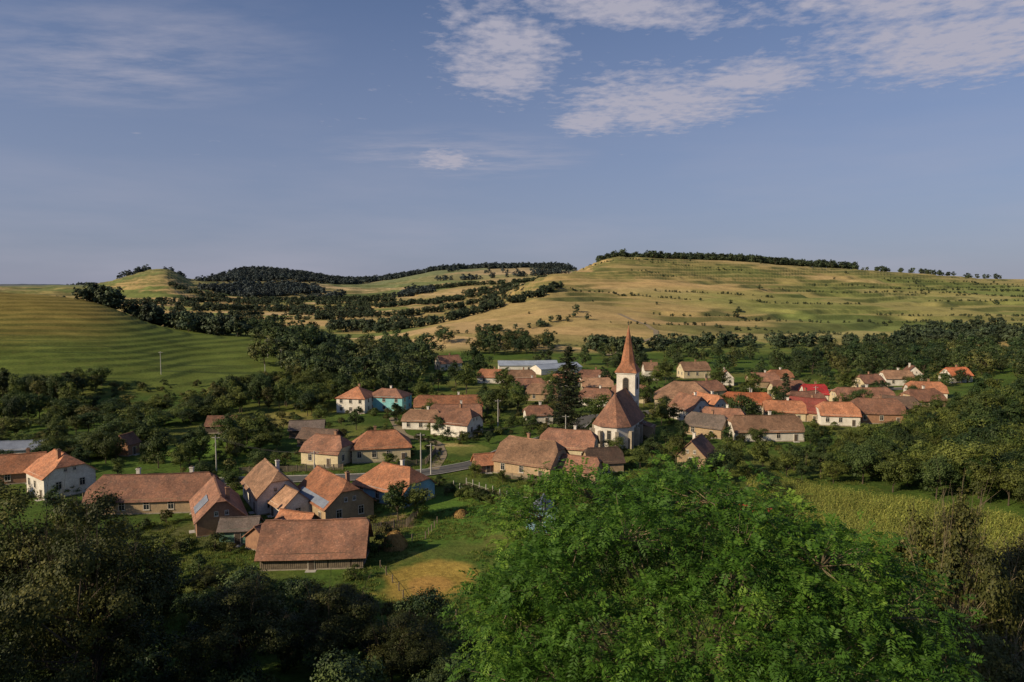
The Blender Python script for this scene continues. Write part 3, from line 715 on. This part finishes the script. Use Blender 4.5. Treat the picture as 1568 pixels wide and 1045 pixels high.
# ------------------------------------------------------------ roads, paths
def ribbon(name,pts,w,mat,dz=.07,kerb=False):
    P=[np.array(p,float) for p in pts]; Q=[]
    for i in range(len(P)-1):
        n=max(2,int(np.linalg.norm(P[i+1]-P[i])/1.5))
        for k in range(n): Q.append(P[i]+(P[i+1]-P[i])*k/n)
    Q.append(P[-1]); Q=np.array(Q)
    for _ in range(6): Q[1:-1]=(Q[:-2]+2*Q[1:-1]+Q[2:])/4
    T=nrm(np.gradient(Q,axis=0)); S=np.stack([-T[:,1],T[:,0]],1)
    mb=MB(); zc=Hh(Q[:,0],Q[:,1])+dz
    for i in range(len(Q)-1):
        for a,b_,dzz,m in ((-w/2,w/2,0,0),)+(((-w/2-.25,-w/2,.12,1),(w/2,w/2+.25,.12,1)) if kerb else ()):
            p=[Q[i]+S[i]*a,Q[i]+S[i]*b_,Q[i+1]+S[i+1]*b_,Q[i+1]+S[i+1]*a]
            z=[zc[i]+dzz,zc[i]+dzz,zc[i+1]+dzz,zc[i+1]+dzz]
            mb.poly([(p[k][0],p[k][1],z[k]) for k in(0,3,2,1)],m)
            if dzz:
                e=(a if a>0 else b_)
                q0=Q[i]+S[i]*e;q1=Q[i+1]+S[i+1]*e
                mb.poly([(*q0,zc[i]),(*q1,zc[i+1]),(*q1,zc[i+1]+dzz),(*q0,zc[i]+dzz)],m)
    return mb.obj(name,[mat,M['concrete']])
ROAD=[(-75,140),(-48,143),(-32,145),(-18,149),(-8,157),(0,172),(10,184),(18,196),(24,215),(50,226),(75,240),(110,272),(160,275)]
ribbon('village_road',ROAD,5,M['asphalt'],.1,True)
ribbon('farm_track',[(-18,149),(-17,165),(-20,180),(-30,186),(-38,215)],2.6,M['dirt'],.08)
ribbon('farm_track',[(-10,140),(-2,132),(3,122),(4,108)],1.4,M['dirt'],.08)
ribbon('hill_track',[(60,430),(75,470),(110,520),(118,560),(100,640)],4,M['dirt'],.25)

# ------------------------------------------------------------ poles, wires, fences, hay
def pole(x,y,h,arm=True):
    q=MB(); n=8
    for k in range(n):
        a,b_=2*math.pi*k/n,2*math.pi*(k+1)/n
        q.poly([(.17*math.cos(a),.17*math.sin(a),-.6),(.17*math.cos(b_),.17*math.sin(b_),-.6),(.10*math.cos(b_),.10*math.sin(b_),h),(.10*math.cos(a),.10*math.sin(a),h)])
    q.poly([(.10*math.cos(2*math.pi*k/n),.10*math.sin(2*math.pi*k/n),h) for k in range(n)])
    if arm:
        q.box((0,.16,h-.5),(1.8,.1,.12)); 
        for t in(-.8,0,.8): q.box((t,.16,h-.35),(.09,.09,.2),1)
    z=gz(x,y); q.obj('utility_pole',[M['concrete'],M['wire']],None,(x,y,z)); return (x,y,z+h-.25)
pl=[pole(-20.2,149,9),pole(-17.8,147.5,7),pole(-4,193,9.5),pole(-40,136,8),pole(-66,150,8),pole(14,176,8)]
pole(-103,283,9,False); pole(-150,290,10); pole(-112,330,9); pole(-125,348,10); pole(-100,420,9); pole(80,228,8);pole(104,232,8)
def wires(name,a,b):
    qb=QB()
    for off in(-.7,0,.7):
        pts=[]
        for t in np.linspace(0,1,14):
            p=np.array(a)*(1-t)+np.array(b)*t; p[2]-=4*t*(1-t)*1.2; p[0]+=off; pts.append(p)
        qb.tube(pts,[.018]*14,0,3)
    link(bpy.data.objects.new(name,qb.mesh(name,[M['wire']])))
wires('power_line',pl[4],pl[3]);wires('power_line',pl[3],pl[0]);wires('power_line',pl[0],pl[2]); wires('power_line',pl[0],pl[5])
def fence(name,pts,mat,sp=2.2,h=1.3,rails=2,pickets=False):
    mb=MB()
    for i in range(len(pts)-1):
        a=np.array(pts[i],float);b_=np.array(pts[i+1],float); L=np.linalg.norm(b_-a); n=max(1,int(L/sp)); ang=math.atan2(*(b_-a)[::-1])
        for k in range(n+1):
            p=a+(b_-a)*k/n; z=gz(*p); hh=h*random.uniform(.9,1.1); mb.box((p[0],p[1],z+hh/2-.2),(.13,.13,hh+.4),0,ang+random.uniform(-.1,.1))
            if k<n:
                q=a+(b_-a)*(k+1)/n; zq=gz(*q)
                for r_ in range(rails):
                    zz=h*(.35+.5*r_/max(1,rails-1)); s_=np.array([-math.sin(ang),math.cos(ang)])*.03; t_=.05
                    mb.poly([(p[0]+s_[0],p[1]+s_[1],z+zz),(q[0]+s_[0],q[1]+s_[1],zq+zz),(q[0]+s_[0],q[1]+s_[1],zq+zz+t_),(p[0]+s_[0],p[1]+s_[1],z+zz+t_)],0)
                if pickets:
                    for j in range(8):
                        w_=p+(q-p)*(j+.5)/8; mb.box((w_[0],w_[1],z+h*.45),(.14,.03,h*.95*random.uniform(.9,1.05)),0,ang)
    return mb.obj(name,[mat])
fence('post_fence',[(-12,138),(-5,130),(1,122),(4,110)],M['concrete'],2,1.3,1)
fence('post_fence',[(-9.5,140),(-1,131),(8,127)],M['concrete'],2,1.3,1)
fence('wooden_fence',[(-19,96),(-15,88),(-12,80),(-4,78)],M['woodl'],2.4,1.2,1)
fence('wooden_fence',[(-22,103),(-14,108),(-13,116)],M['woodl'],2,1.3,3)
fence('picket_fence',[(-24,111),(-18,114),(-17,121)],M['woodl'],2,1.5,2,True)
fence('picket_fence',[(-60,148),(-46,150),(-38,151)],M['woodl'],2,1.5,2,True)
fence('picket_fence',[(-26,153),(-20,156),(-19,168)],M['woodl'],2,1.5,2,True)
fence('picket_fence',[(-2,145),(8,141),(14,139)],M['woodl'],2,1.4,2,True)
fence('picket_fence',[(-82,128),(-78,140)],M['woodl'],2,1.5,2,True)
def haystack(x,y,r,hh):
    rng=np.random.default_rng(int(abs(x)*10)&255); qb=QB(); n=2600
    a=rng.uniform(0,6.283,n); t=rng.uniform(0,1,n)**.8; rr=r*np.sqrt(1-t**1.6)*(1+.06*np.sin(a*5)); 
    P=np.stack([rr*np.cos(a),rr*np.sin(a),t*hh],1); Nn=nrm(np.stack([np.cos(a),np.sin(a),.7+0*a],1)+rng.normal(size=(n,3))*.35)
    T=nrm(np.stack([np.cos(a)*.5,np.sin(a)*.5,-1+0*a],1)+rng.normal(size=(n,3))*.4)
    qb.add(leafq(P,Nn,rng.uniform(.3,.6,n),.25,rng,T),0)
    K=10
    for k in range(6):
        t0,t1=k/6,(k+1)/6; f=lambda t_:r*.93*math.sqrt(max(0,1-t_**1.6))
        for j in range(K):
            a0,a1=6.2832*j/K,6.2832*(j+1)/K
            qb.add(np.array([[[f(t0)*math.cos(a0),f(t0)*math.sin(a0),t0*hh],[f(t0)*math.cos(a1),f(t0)*math.sin(a1),t0*hh],[f(t1)*math.cos(a1),f(t1)*math.sin(a1),t1*hh],[f(t1)*math.cos(a0),f(t1)*math.sin(a0),t1*hh]]]),0)
    o=link(bpy.data.objects.new('haystack',qb.mesh('haystack',[M['hay']]))); o.location=(x,y,gz(x,y)-.05)
haystack(-18.3,104,1.9,2.6); haystack(-9.2,120,1.3,1.1)

# ------------------------------------------------------------ trees
def free(x,y,m=0):
    for a,b_,r in HOUSES:
        if (x-a)**2+(y-b_)**2<(r+m)**2: return False
    for i in range(len(ROAD)-1):
        p=np.array(ROAD[i],float);q=np.array(ROAD[i+1],float);w=np.array([x,y])
        t=np.clip(np.dot(w-p,q-p)/np.dot(q-p,q-p),0,1)
        if np.linalg.norm(w-p-(q-p)*t)<4: return False
    return True
def region(poly,n,mind,rng=RNG,avoid=True,marg=0,keep=None):
    P=np.array(poly,float); out=[]; tries=0
    while len(out)<n and tries<n*30:
        tries+=1
        x=rng.uniform(P[:,0].min(),P[:,0].max());y=rng.uniform(P[:,1].min(),P[:,1].max())
        if not poly_mask(np.array([x]),np.array([y]),poly)[0]: continue
        if avoid and not free(x,y,marg): continue
        if keep and not keep(x,y): continue
        if any((x-a)**2+(y-b_)**2<mind**2 for a,b_ in out): continue
        out.append((x,y))
    return out
def nz(x,y,sc,sd): return float(fbm(np.array([x/sc]),np.array([y/sc]),sd,2)[0])
clear=lambda x,y: math.hypot((x+82)/10,(y-168)/17)>1 and math.hypot((x+76)/15,(y-208)/15)>1
for x,y in region([(-118,148),(-64,152),(-62,175),(-66,205),(-62,240),(-80,285),(-130,275),(-205,262),(-150,190)],165,2.6,marg=1,
    keep=lambda x,y: clear(x,y) and nz(x,y,24,201)>.43):
    k=nz(x,y,40,205); place('deciduous_tree',random.choice(TREES),x,y,random.uniform(.4,.75)+max(0,k-.4)*1.2+(.15 if y>225 else 0),sx=random.uniform(.65,1.05))
gard=[(-4,217,.95),(-8,222,.8),(2,226,.8),(45,203,.75),(49,205,.6),(70,204,.95),(68,300,1),(62,290,.8),(-20,117,.72),(-17,118.5,.6),(-20,188,.6),(-13,181,.3),(-80,152,.85),(-73,148,.6),
(-71,237,.95),(-66,232,.8),(33,158,.65),(38,156,.7),(29,152,.5),(43,140,.75),(36,137,.7),(48,148,.7),(30,133,.6),(50,130,.6),(56,150,.75),(53,160,.6),(20,130,.45),(14,133,.4),(-19,322,1.5),(-14,318,1.3),(-60,172,.5),(-68,166,.6),
(-64,140,.5),(-36,172,.5),(-33,178,.5),(-45,195,.7),(-36,210,.6),(-58,205,.6),(-32,240,.9),(-66,218,.8),(-9,232,.9),(26,210,.9),(20,222,.8),(40,228,.8),(25,165,.5),(8,178,.4),(90,225,.7),(84,240,.8),(116,226,.8),(76,212,.6),(107,220,.7),
(118,196,.7),(128,204,.7),(142,240,.6),(60,250,.9),(52,265,.9),(84,275,.9),(95,268,.9),(40,285,.9),(16,265,.9),(24,300,.9),(-4,285,.9),(-24,290,1.1),(-18,268,1.1),(-30,275,1.0),(132,265,.9),(158,268,.7),(-38,112,.3),(0,160,.4),(-57,136,.45),
(-100,128,.5),(-84,143,.5),(-76,132,.35),(27,118,.6),(22,122,.5),(33,124,.6),(-28,141,.4),(-8,145,.35),(-2,141,.3),(57,178,.5),(64,176,.55),(78,176,.55),(-54,240,1.1),(-47,246,1.2),(-38,244,1.0),(-60,244,1.1),(-74,262,1.1),(-88,262,1.0),
(-96,150,.6),(-108,156,.7),(-70,178,.7),(-97,182,.8),(-104,190,.9),(176,276,.6),(196,280,.7),(30,112,.5),(46,116,.5),(50,124,.5),
(70,222,.7),(50,222,.6),(46,236,.8),(95,243,.7),(118,256,.8),(110,262,.7),(134,250,.7),(88,252,.8),(66,245,.7),(104,214,.6),(80,205,.5),(14,240,.8),(2,240,.9),(-14,214,.5),(-2,262,1),(24,262,.9),(-26,214,.6),(-6,178,.35),(6,195,.5),(40,175,.5),(46,182,.6),(-56,150,.5),(-52,138,.4),(-28,152,.4),(-72,118,.4),(-82,120,.5)]
for x,y,s in gard: place('deciduous_tree',random.choice(TREES[:5]),x,y,s,sx=s*random.uniform(.95,1.25))
place('spruce_tree',spruce('spruce_mesh',5,25.5,6.6),15.6,188,1,rot=.4)
place('spruce_tree',spruce('spruce_mesh_b',9,11,2.6),101,250,1,rot=1.4)
# woodland masses
W=region([(-88,272),(-42,262),(-38,330),(-50,400),(-120,400),(-122,330)],90,5.0); scatter('woodland',W,RNG.uniform(1.05,1.7,len(W)),WOODS)
W=region([(-140,395),(-60,400),(20,440),(40,470),(-30,500),(-170,470),(-200,450)],75,6,avoid=False,keep=lambda x,y:nz(x,y,40,211)>.45); scatter('woodland',W,RNG.uniform(.8,1.4,len(W)),WOODS)
W=region([(-260,440),(-200,430),(-120,470),(-130,520),(-280,500)],24,7,avoid=False); scatter('woodland',W,RNG.uniform(.7,1.2,len(W)),WOODS)
W=region([(20,325),(120,325),(260,320),(280,430),(150,450),(0,425)],90,5,keep=lambda x,y:nz(x,y,26,212)>.45); scatter('woodland',W,RNG.uniform(.5,1.1,len(W)),WOODS)
W=region([(216,308),(330,240),(460,420),(230,450),(130,330)],250,5,keep=lambda x,y:nz(x,y,30,213)>.40); scatter('woodland',W,RNG.uniform(.6,1.3,len(W)),WOODS)
W=region([(150,262),(190,268),(215,300),(130,330),(100,325),(110,300)],26,6); scatter('woodland',W,RNG.uniform(.4,.75,len(W)),WOODS)
W=region([(220,296),(185,235),(175,190),(230,200),(340,240)],90,5); scatter('woodland',W,RNG.uniform(.8,1.3,len(W)),WOODS)
W=region([(56,144),(66,140),(78,131),(87,118),(96,104),(124,96),(190,170),(190,220),(150,212),(124,190),(100,178),(84,165),(60,152)],330,3.6)
scatter('woodland',W,[ (RNG.uniform(.45,.75) if x/y<.5 else (RNG.uniform(.6,.85) if x/y<.66 else RNG.uniform(.7,1.2)))*(.75 if x/y>.7 and y<120 else 1) for x,y in W],TREES[:5])
def line(pts,n,wd,s0,s1):
    P=[];S=[]
    L=[np.linalg.norm(np.subtract(pts[i+1],pts[i])) for i in range(len(pts)-1)]; T=sum(L)
    for i in range(len(pts)-1):
        for k in range(max(1,int(n*L[i]/T))):
            t=RNG.uniform(); p=np.array(pts[i])*(1-t)+np.array(pts[i+1])*t+RNG.normal(size=2)*wd
            P.append(p);S.append(RNG.uniform(s0,s1))
    return P,S
P=[];S=[]
for args in [([(-140,640),(-60,640),(-20,690),(30,760),(60,830)],170,2.5,.5,1.0),([(-330,1000),(-150,930),(-60,1050),(60,1180)],230,3,.6,1.1),
  ([(-200,760),(-120,800),(-20,820)],90,2.5,.5,.9),([(-520,1050),(-300,1200),(-80,1350)],200,4,.7,1.2),([(-420,820),(-300,840),(-180,900)],100,3,.5,1.0),
  ([(-40,520),(10,545),(60,600)],25,3,.3,.7),([(60,460),(110,470),(160,480),(240,470),(320,480)],110,6,.6,1.1),([(340,470),(470,490),(620,520)],130,10,.9,1.5),
  ([(330,560),(450,580),(620,600)],90,8,.8,1.4),([(250,470),(330,500),(450,510)],70,9,.7,1.3),([(60,470),(85,455)],16,5,.9,1.2),
  ([(-275,440),(-245,452),(-218,452),(-195,432),(-175,420)],85,4,.7,1.5),([(-700,1300),(-500,1500),(-250,1500)],180,5,.8,1.3),([(-900,1150),(-600,1250),(-450,1150)],150,5,.8,1.3),
  ([(-650,800),(-480,850),(-350,950)],120,4,.6,1.1),([(-100,1500),(0,1600)],70,6,.8,1.3),([(-400,1400),(-150,1250),(0,1420)],170,4,.7,1.2),([(-800,1600),(-560,1560),(-300,1700)],180,6,.9,1.4),
  ([(-250,1900),(0,1800),(150,1950)],160,7,1,1.5),([(-560,700),(-400,720),(-250,700)],90,3,.5,.9)]:
    a,b_=line(*args); P+=a;S+=b_
# small copses in the side valleys
for cx,cy,rx,ry,n in ((-150,700,40,25,40),(-360,1120,60,40,45),(-30,900,35,20,24),(-480,1380,80,40,45),(-240,1050,40,22,26)):
    for k in range(n):
        P.append(np.array([cx+RNG.normal()*rx*.5,cy+RNG.normal()*ry*.5])); S.append(RNG.uniform(.8,1.4))
rb=np.random.default_rng(77)
for k in range(36):
    x0=rb.uniform(20,760); y0=rb.uniform(560,1230)
    Ln=rb.uniform(50,260); sl=rb.uniform(-.18,.12); n=int(Ln/rb.uniform(2.4,4))
    pts=[(x0+Ln*t,y0+Ln*sl*t+14*math.sin(3*t+k)) for t in (0,.33,.66,1)]
    a,b_=line(pts,n,1.0,.12,.36); P+=a;S+=b_
for x,y in region([(20,500),(450,480),(1000,900),(1050,1250),(180,1250),(60,900),(-10,600)],45,18,avoid=False): P.append((x,y));S.append(RNG.uniform(.25,.85))
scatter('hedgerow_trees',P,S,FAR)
# ridge and far forests
P=[];S=[]
for x,y in region([(165,1290),(300,1290),(440,1320),(700,1400),(720,1440),(480,1500),(300,1500),(175,1400)],650,7,avoid=False,keep=lambda x,y: RNG.uniform()<1.15-max(0,(x/y-.25))*1.5): P.append((x,y));S.append(RNG.uniform(1.1,1.9))
a,b_=line([(700,1420),(850,1400),(1000,1380)],45,10,.8,1.4); P+=a;S+=b_
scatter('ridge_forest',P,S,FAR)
P=[];S=[]
for poly,n,ns in (([(-1000,2150),(-850,2150),(-560,2300),(-430,2600),(-620,3000),(-1000,2900)],1500,.0),([(-1250,2150),(-1050,2080),(-1000,2150),(-1150,2350)],150,.5),
   ([(-480,2450),(-250,2350),(-50,2400),(200,2400),(260,2700),(0,2900),(-300,2800),(-480,2700)],1200,.35),
   ([(-820,1780),(-650,1720),(-520,1900),(-620,2100),(-800,2000)],380,.35),([(-500,1650),(-350,1600),(-150,1700),(-200,1850),(-450,1850)],160,.5),
   ([(-380,2600),(-600,2600),(-700,3300),(-300,3300)],700,0),([(-300,2100),(50,2050),(220,2200),(-100,2300)],180,.52),([(-2600,4300),(-2000,4300),(-2200,5200),(-3400,5200)],500,.3)):
    q0=[q[0] for q in poly];q1=[q[1] for q in poly]
    A=np.column_stack([RNG.uniform(min(q0),max(q0),n*2),RNG.uniform(min(q1),max(q1),n*2)])
    A=A[poly_mask(A[:,0],A[:,1],poly)&(fbm(A[:,0]/120,A[:,1]/120,66,3)>ns)]
    P+=A.tolist(); S+=RNG.uniform(1.0,1.9,len(A)).tolist()
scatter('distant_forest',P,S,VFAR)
# shrubs between the gardens
B=region([(-125,95),(-60,80),(-8,78),(60,80),(70,120),(60,150),(150,270),(-60,300),(-200,260)],950,1.1,marg=-1.5,keep=lambda x,y: nz(x,y,14,99)>.44 and not poly_mask(np.array([x]),np.array([y]),CORN)[0] and math.hypot((x+11)/10,(y-93)/11)>1 and math.hypot((x-45)/11,(y-91)/9)>1 and math.hypot((x+11)/11,(y-120)/11)>1)
scatter('shrub_mass',B,RNG.uniform(.4,1.2,len(B)),BUSH)
U=region([(-60,50),(-30,44),(-4,46),(0,66),(-8,76),(-18,84),(-32,86),(-70,80)],95,2.6,avoid=False); scatter('understorey_shrubs',U,RNG.uniform(.7,1.3,len(U)),UNDER)
U=region([(22,52),(48,44),(70,74),(60,80),(40,72),(30,68)],30,3,avoid=False); scatter('understorey_shrubs',U,RNG.uniform(.6,1.1,len(U)),UNDER)
hb,_=line([(-12,134),(-2,127),(5,120)],40,.8,1,1); scatter('garden_hedge',hb,RNG.uniform(.6,1,len(hb)),BUSH[:2])
# corn
def cornplant(seed):
    rng=np.random.default_rng(seed); qb=QB(); qb.tube([(0,0,0),(0,0,1.1),(.03,0,2.2)],[.03,.025,.012],0,4)
    for k in range(9):
        a=k*2.6+rng.normal()*.3; z=.4+k*.19; dv=np.array([math.cos(a),math.sin(a),0]); sd=np.array([-dv[1],dv[0],0])*.055; L=.75
        pp=[np.array([0,0,z])+dv*L*t+np.array([0,0,.45*t-.65*t*t*1.2]) for t in np.linspace(0,1,4)]
        for i in range(3):
            w0=[1,1,.8][i];w1=[1,.8,.1][i]
            qb.add(np.array([[pp[i]-sd*w0,pp[i]+sd*w0,pp[i+1]+sd*w1,pp[i+1]-sd*w1]]),0,np.array([rng.uniform(.2,.9)]))
    return qb.mesh('corn_mesh',[M['corn']])
CX=[]
ca,sa=math.cos(D2R(-62)),math.sin(D2R(-62))
for i in range(-90,90):
    for j in range(-140,140):
        a=j*.36;b_=i*.85; x=66+a*ca-b_*sa+RNG.normal()*.06; y=110+a*sa+b_*ca+RNG.normal()*.06
        CX.append((x,y))
CX=np.array(CX); CX=CX[poly_mask(CX[:,0],CX[:,1],CORN)]; RNG.shuffle(CX)
scatter('corn_field',CX,RNG.uniform(.75,1.15,len(CX))*(.75+.45*fbm(CX[:,0]/6,CX[:,1]/6,8,2)),[cornplant(i) for i in range(4)])
def tuft(seed):
    rng=np.random.default_rng(seed); qb=QB(); n=26
    a=rng.uniform(0,6.28,n); P=np.stack([rng.normal(size=n)*.18,rng.normal(size=n)*.18,np.zeros(n)],1)
    T=nrm(np.stack([np.cos(a)*.5,np.sin(a)*.5,np.ones(n)],1)); l=rng.uniform(.2,.5,n); Nn=nrm(np.cross(T,rng.normal(size=(n,3))))
    qb.add(leafq(P+T*l[:,None]*.45,Nn,l,.14,rng,T),0,rng.uniform(0,1,n)); return qb.mesh('tuft_mesh',[M['grass']])
TP=np.column_stack([RNG.uniform(-70,75,34000),RNG.uniform(72,160,34000)]); TP=TP[(np.abs(TP[:,0])<TP[:,1]*.75)&(fbm(TP[:,0]/7,TP[:,1]/7,55,3)>.42)]
TP=TP[~((np.hypot((TP[:,0]+11.5)/7,(TP[:,1]-93)/9)<1))]
TP=np.array([p for p in TP if free(p[0],p[1],-1.5)])
scatter('meadow_grass',TP,RNG.uniform(.5,1.3,len(TP)),[tuft(i) for i in range(4)])

# ------------------------------------------------------------ foreground trees
ash=ashtree('ash_mesh',21,20.3,9.6,7.0,66,20000,[M['barklight'],M['leafash']])
place('ash_tree',ash,8.0,31,1,rot=.6)
ash2=ashtree('ash_mesh_b',27,9.5,5.0,3.5,26,5200,[M['barklight'],M['leafash']])
place('ash_tree',ash2,19.0,34,1.0,rot=2.0)
place('ash_tree',ash2,-.5,34,.62,rot=1.0)
big=[decid('big_tree_mesh_%d'%i,300+i,16,[8,7][i],3,[40,32][i],16,[60,55][i],.24,[M['bark'],M['leafbrush']],lr=(.16,.26),twigs=14) for i in range(2)]
for k,(x,y,s,sx) in enumerate([(-33,52,1.15,1.0),(-24,57,.72,.8),(-43,60,1.15,1.05),(-17,62,.62,.75),(-50,78,.7,.7),(-29,71,.5,.6),(-11,60,.42,.6),(-38,83,.34,.45),(-20,76,.30,.45),(-62,92,.5,.5),(-52,58,1.1,1)]):
    place('offscreen_shade_tree',big[k%2],x,y,s,sx=sx)
oli=decid('olive_bush_mesh',320,11,5.5,.6,34,14,50,.22,[M['barklight'],M['leafolive']],lr=(.16,.27),twigs=34)
place('dry_broadleaf_tree',oli,34,51,1.72,sx=1.02); place('dry_broadleaf_tree',oli,31,42,.95,sx=.85); place('dry_broadleaf_tree',oli,43,56,1.25)
place('offscreen_shade_tree',big[1],20,60,.3); place('offscreen_shade_tree',big[0],27,75,.25)
for x,y,s in [(-44,22,1.4),(-36,8,1.2),(-54,36,1.3),(-60,20,1.4)]: place('offscreen_shade_tree',big[0],x,y,s)  # unseen trees left of frame, added to cast shade on the lower-left foreground

# ------------------------------------------------------------ light, sky
sd=Vector((-.76,-.46,.47)).normalized()
L=bpy.data.lights.new('sun','SUN'); L.energy=5.0; L.angle=D2R(.5); L.color=(1,.82,.57)
so=link(bpy.data.objects.new('sun',L)); so.rotation_euler=sd.to_track_quat('Z','Y').to_euler(); so.location=(0,0,200)
w=bpy.data.worlds.new('World'); scene.world=w; w.use_nodes=True; nt=w.node_tree
bg=nt.nodes['Background']; bg.inputs['Strength'].default_value=.09
sky=N(nt,'ShaderNodeTexSky',sky_type='NISHITA'); sky.sun_disc=False; sky.sun_elevation=math.asin(sd.z); sky.sun_rotation=math.atan2(sd.x,sd.y)
sky.air_density=1.0; sky.dust_density=.4; sky.ozone_density=2.5; sky.altitude=300
tc=N(nt,'ShaderNodeTexCoord').outputs['Generated']
sp=N(nt,'ShaderNodeSeparateXYZ'); nt.links.new(tc,sp.inputs[0])
zc=mathn(nt,'MAXIMUM',sp.outputs[2],.02)
px=mathn(nt,'DIVIDE',sp.outputs[0],zc); py=mathn(nt,'DIVIDE',sp.outputs[1],zc)
cv=N(nt,'ShaderNodeCombineXYZ'); nt.links.new(px,cv.inputs[0]); nt.links.new(py,cv.inputs[1]); cv=cv.outputs[0]
def blob(cx,cy,rx,ry,ang=0,a=1.2,b=.35):
    mp=N(nt,'ShaderNodeMapping',vector_type='TEXTURE'); mp.inputs['Location'].default_value=(cx,cy,0); mp.inputs['Rotation'].default_value=(0,0,D2R(ang)); mp.inputs['Scale'].default_value=(rx,ry,1)
    nt.links.new(cv,mp.inputs[0]); l=N(nt,'ShaderNodeVectorMath',operation='LENGTH'); nt.links.new(mp.outputs[0],l.inputs[0])
    return mrange(nt,l.outputs['Value'],a,b,0,1)
mask=None
for bb in [(-.05,3.05,.32,.75,0),(.42,2.5,.55,.22,20),(.78,3.75,.60,.75,-25),(1.15,3.3,.35,.45,0),(1.85,2.85,.75,.62,20),(1.45,2.4,.7,.28,0),(-.5,5.3,.3,.5,0),(.45,4.1,.25,.5,0)]:
    v=blob(*bb); mask=v if mask is None else mathn(nt,'MAXIMUM',mask,v)
n1=noise(nt,cv,2.8,8,.62); n2=noise(nt,cv,12,4,.6)
nn=mathn(nt,'ADD',mathn(nt,'MULTIPLY',n1,.42),mathn(nt,'MULTIPLY',n2,.58))
dens=mrange(nt,mathn(nt,'ADD',nn,mathn(nt,'MULTIPLY',mask,.32)),.61,.83,0,.92)
wm=N(nt,'ShaderNodeMapping'); wm.inputs['Scale'].default_value=(1,2.0,1); wm.inputs['Rotation'].default_value=(0,0,.5); nt.links.new(cv,wm.inputs[0])
wn=noise(nt,wm.outputs[0],1.8,7,.62)
wl=mathn(nt,'MAXIMUM',blob(-1.75,3.1,1.0,.6,-35,1.25,.1),blob(-.4,5.2,.9,.9,0,1.25,.1))
wisp=mathn(nt,'MULTIPLY',mrange(nt,wn,.40,.66,0,.7),wl)
hm=N(nt,'ShaderNodeMapping'); hm.inputs['Scale'].default_value=(2,2,12); nt.links.new(tc,hm.inputs[0])
hb_=mathn(nt,'MULTIPLY',mrange(nt,noise(nt,hm.outputs[0],1.4,5,.55),.42,.72,0,.38),mrange(nt,sp.outputs[2],0,.3,1,0))
tot=mathn(nt,'MAXIMUM',mathn(nt,'MAXIMUM',dens,wisp),hb_)
tint=mixc(nt,1.0,sky.outputs[0],(.90,.88,1.0),'MULTIPLY')
hzf=mrange(nt,sp.outputs[2],-.02,.38,.9,.12)
tint=mixc(nt,hzf,tint,(2.6,2.85,4.05))
cl=mixc(nt,tot,tint,(4.7,4.6,5.5))
nt.links.new(cl,bg.inputs['Color'])
scene.view_settings.view_transform='Standard'; scene.view_settings.look='None'; scene.view_settings.exposure=0
# ------------------------------------------------------------ camera
c=bpy.data.cameras.new('camera'); c.lens=24; c.sensor_width=36; c.clip_end=30000; c.clip_start=.1
co=link(bpy.data.objects.new('camera',c)); co.location=(0,0,40); co.rotation_euler=(D2R(90-4.1),0,0)
scene.camera=co
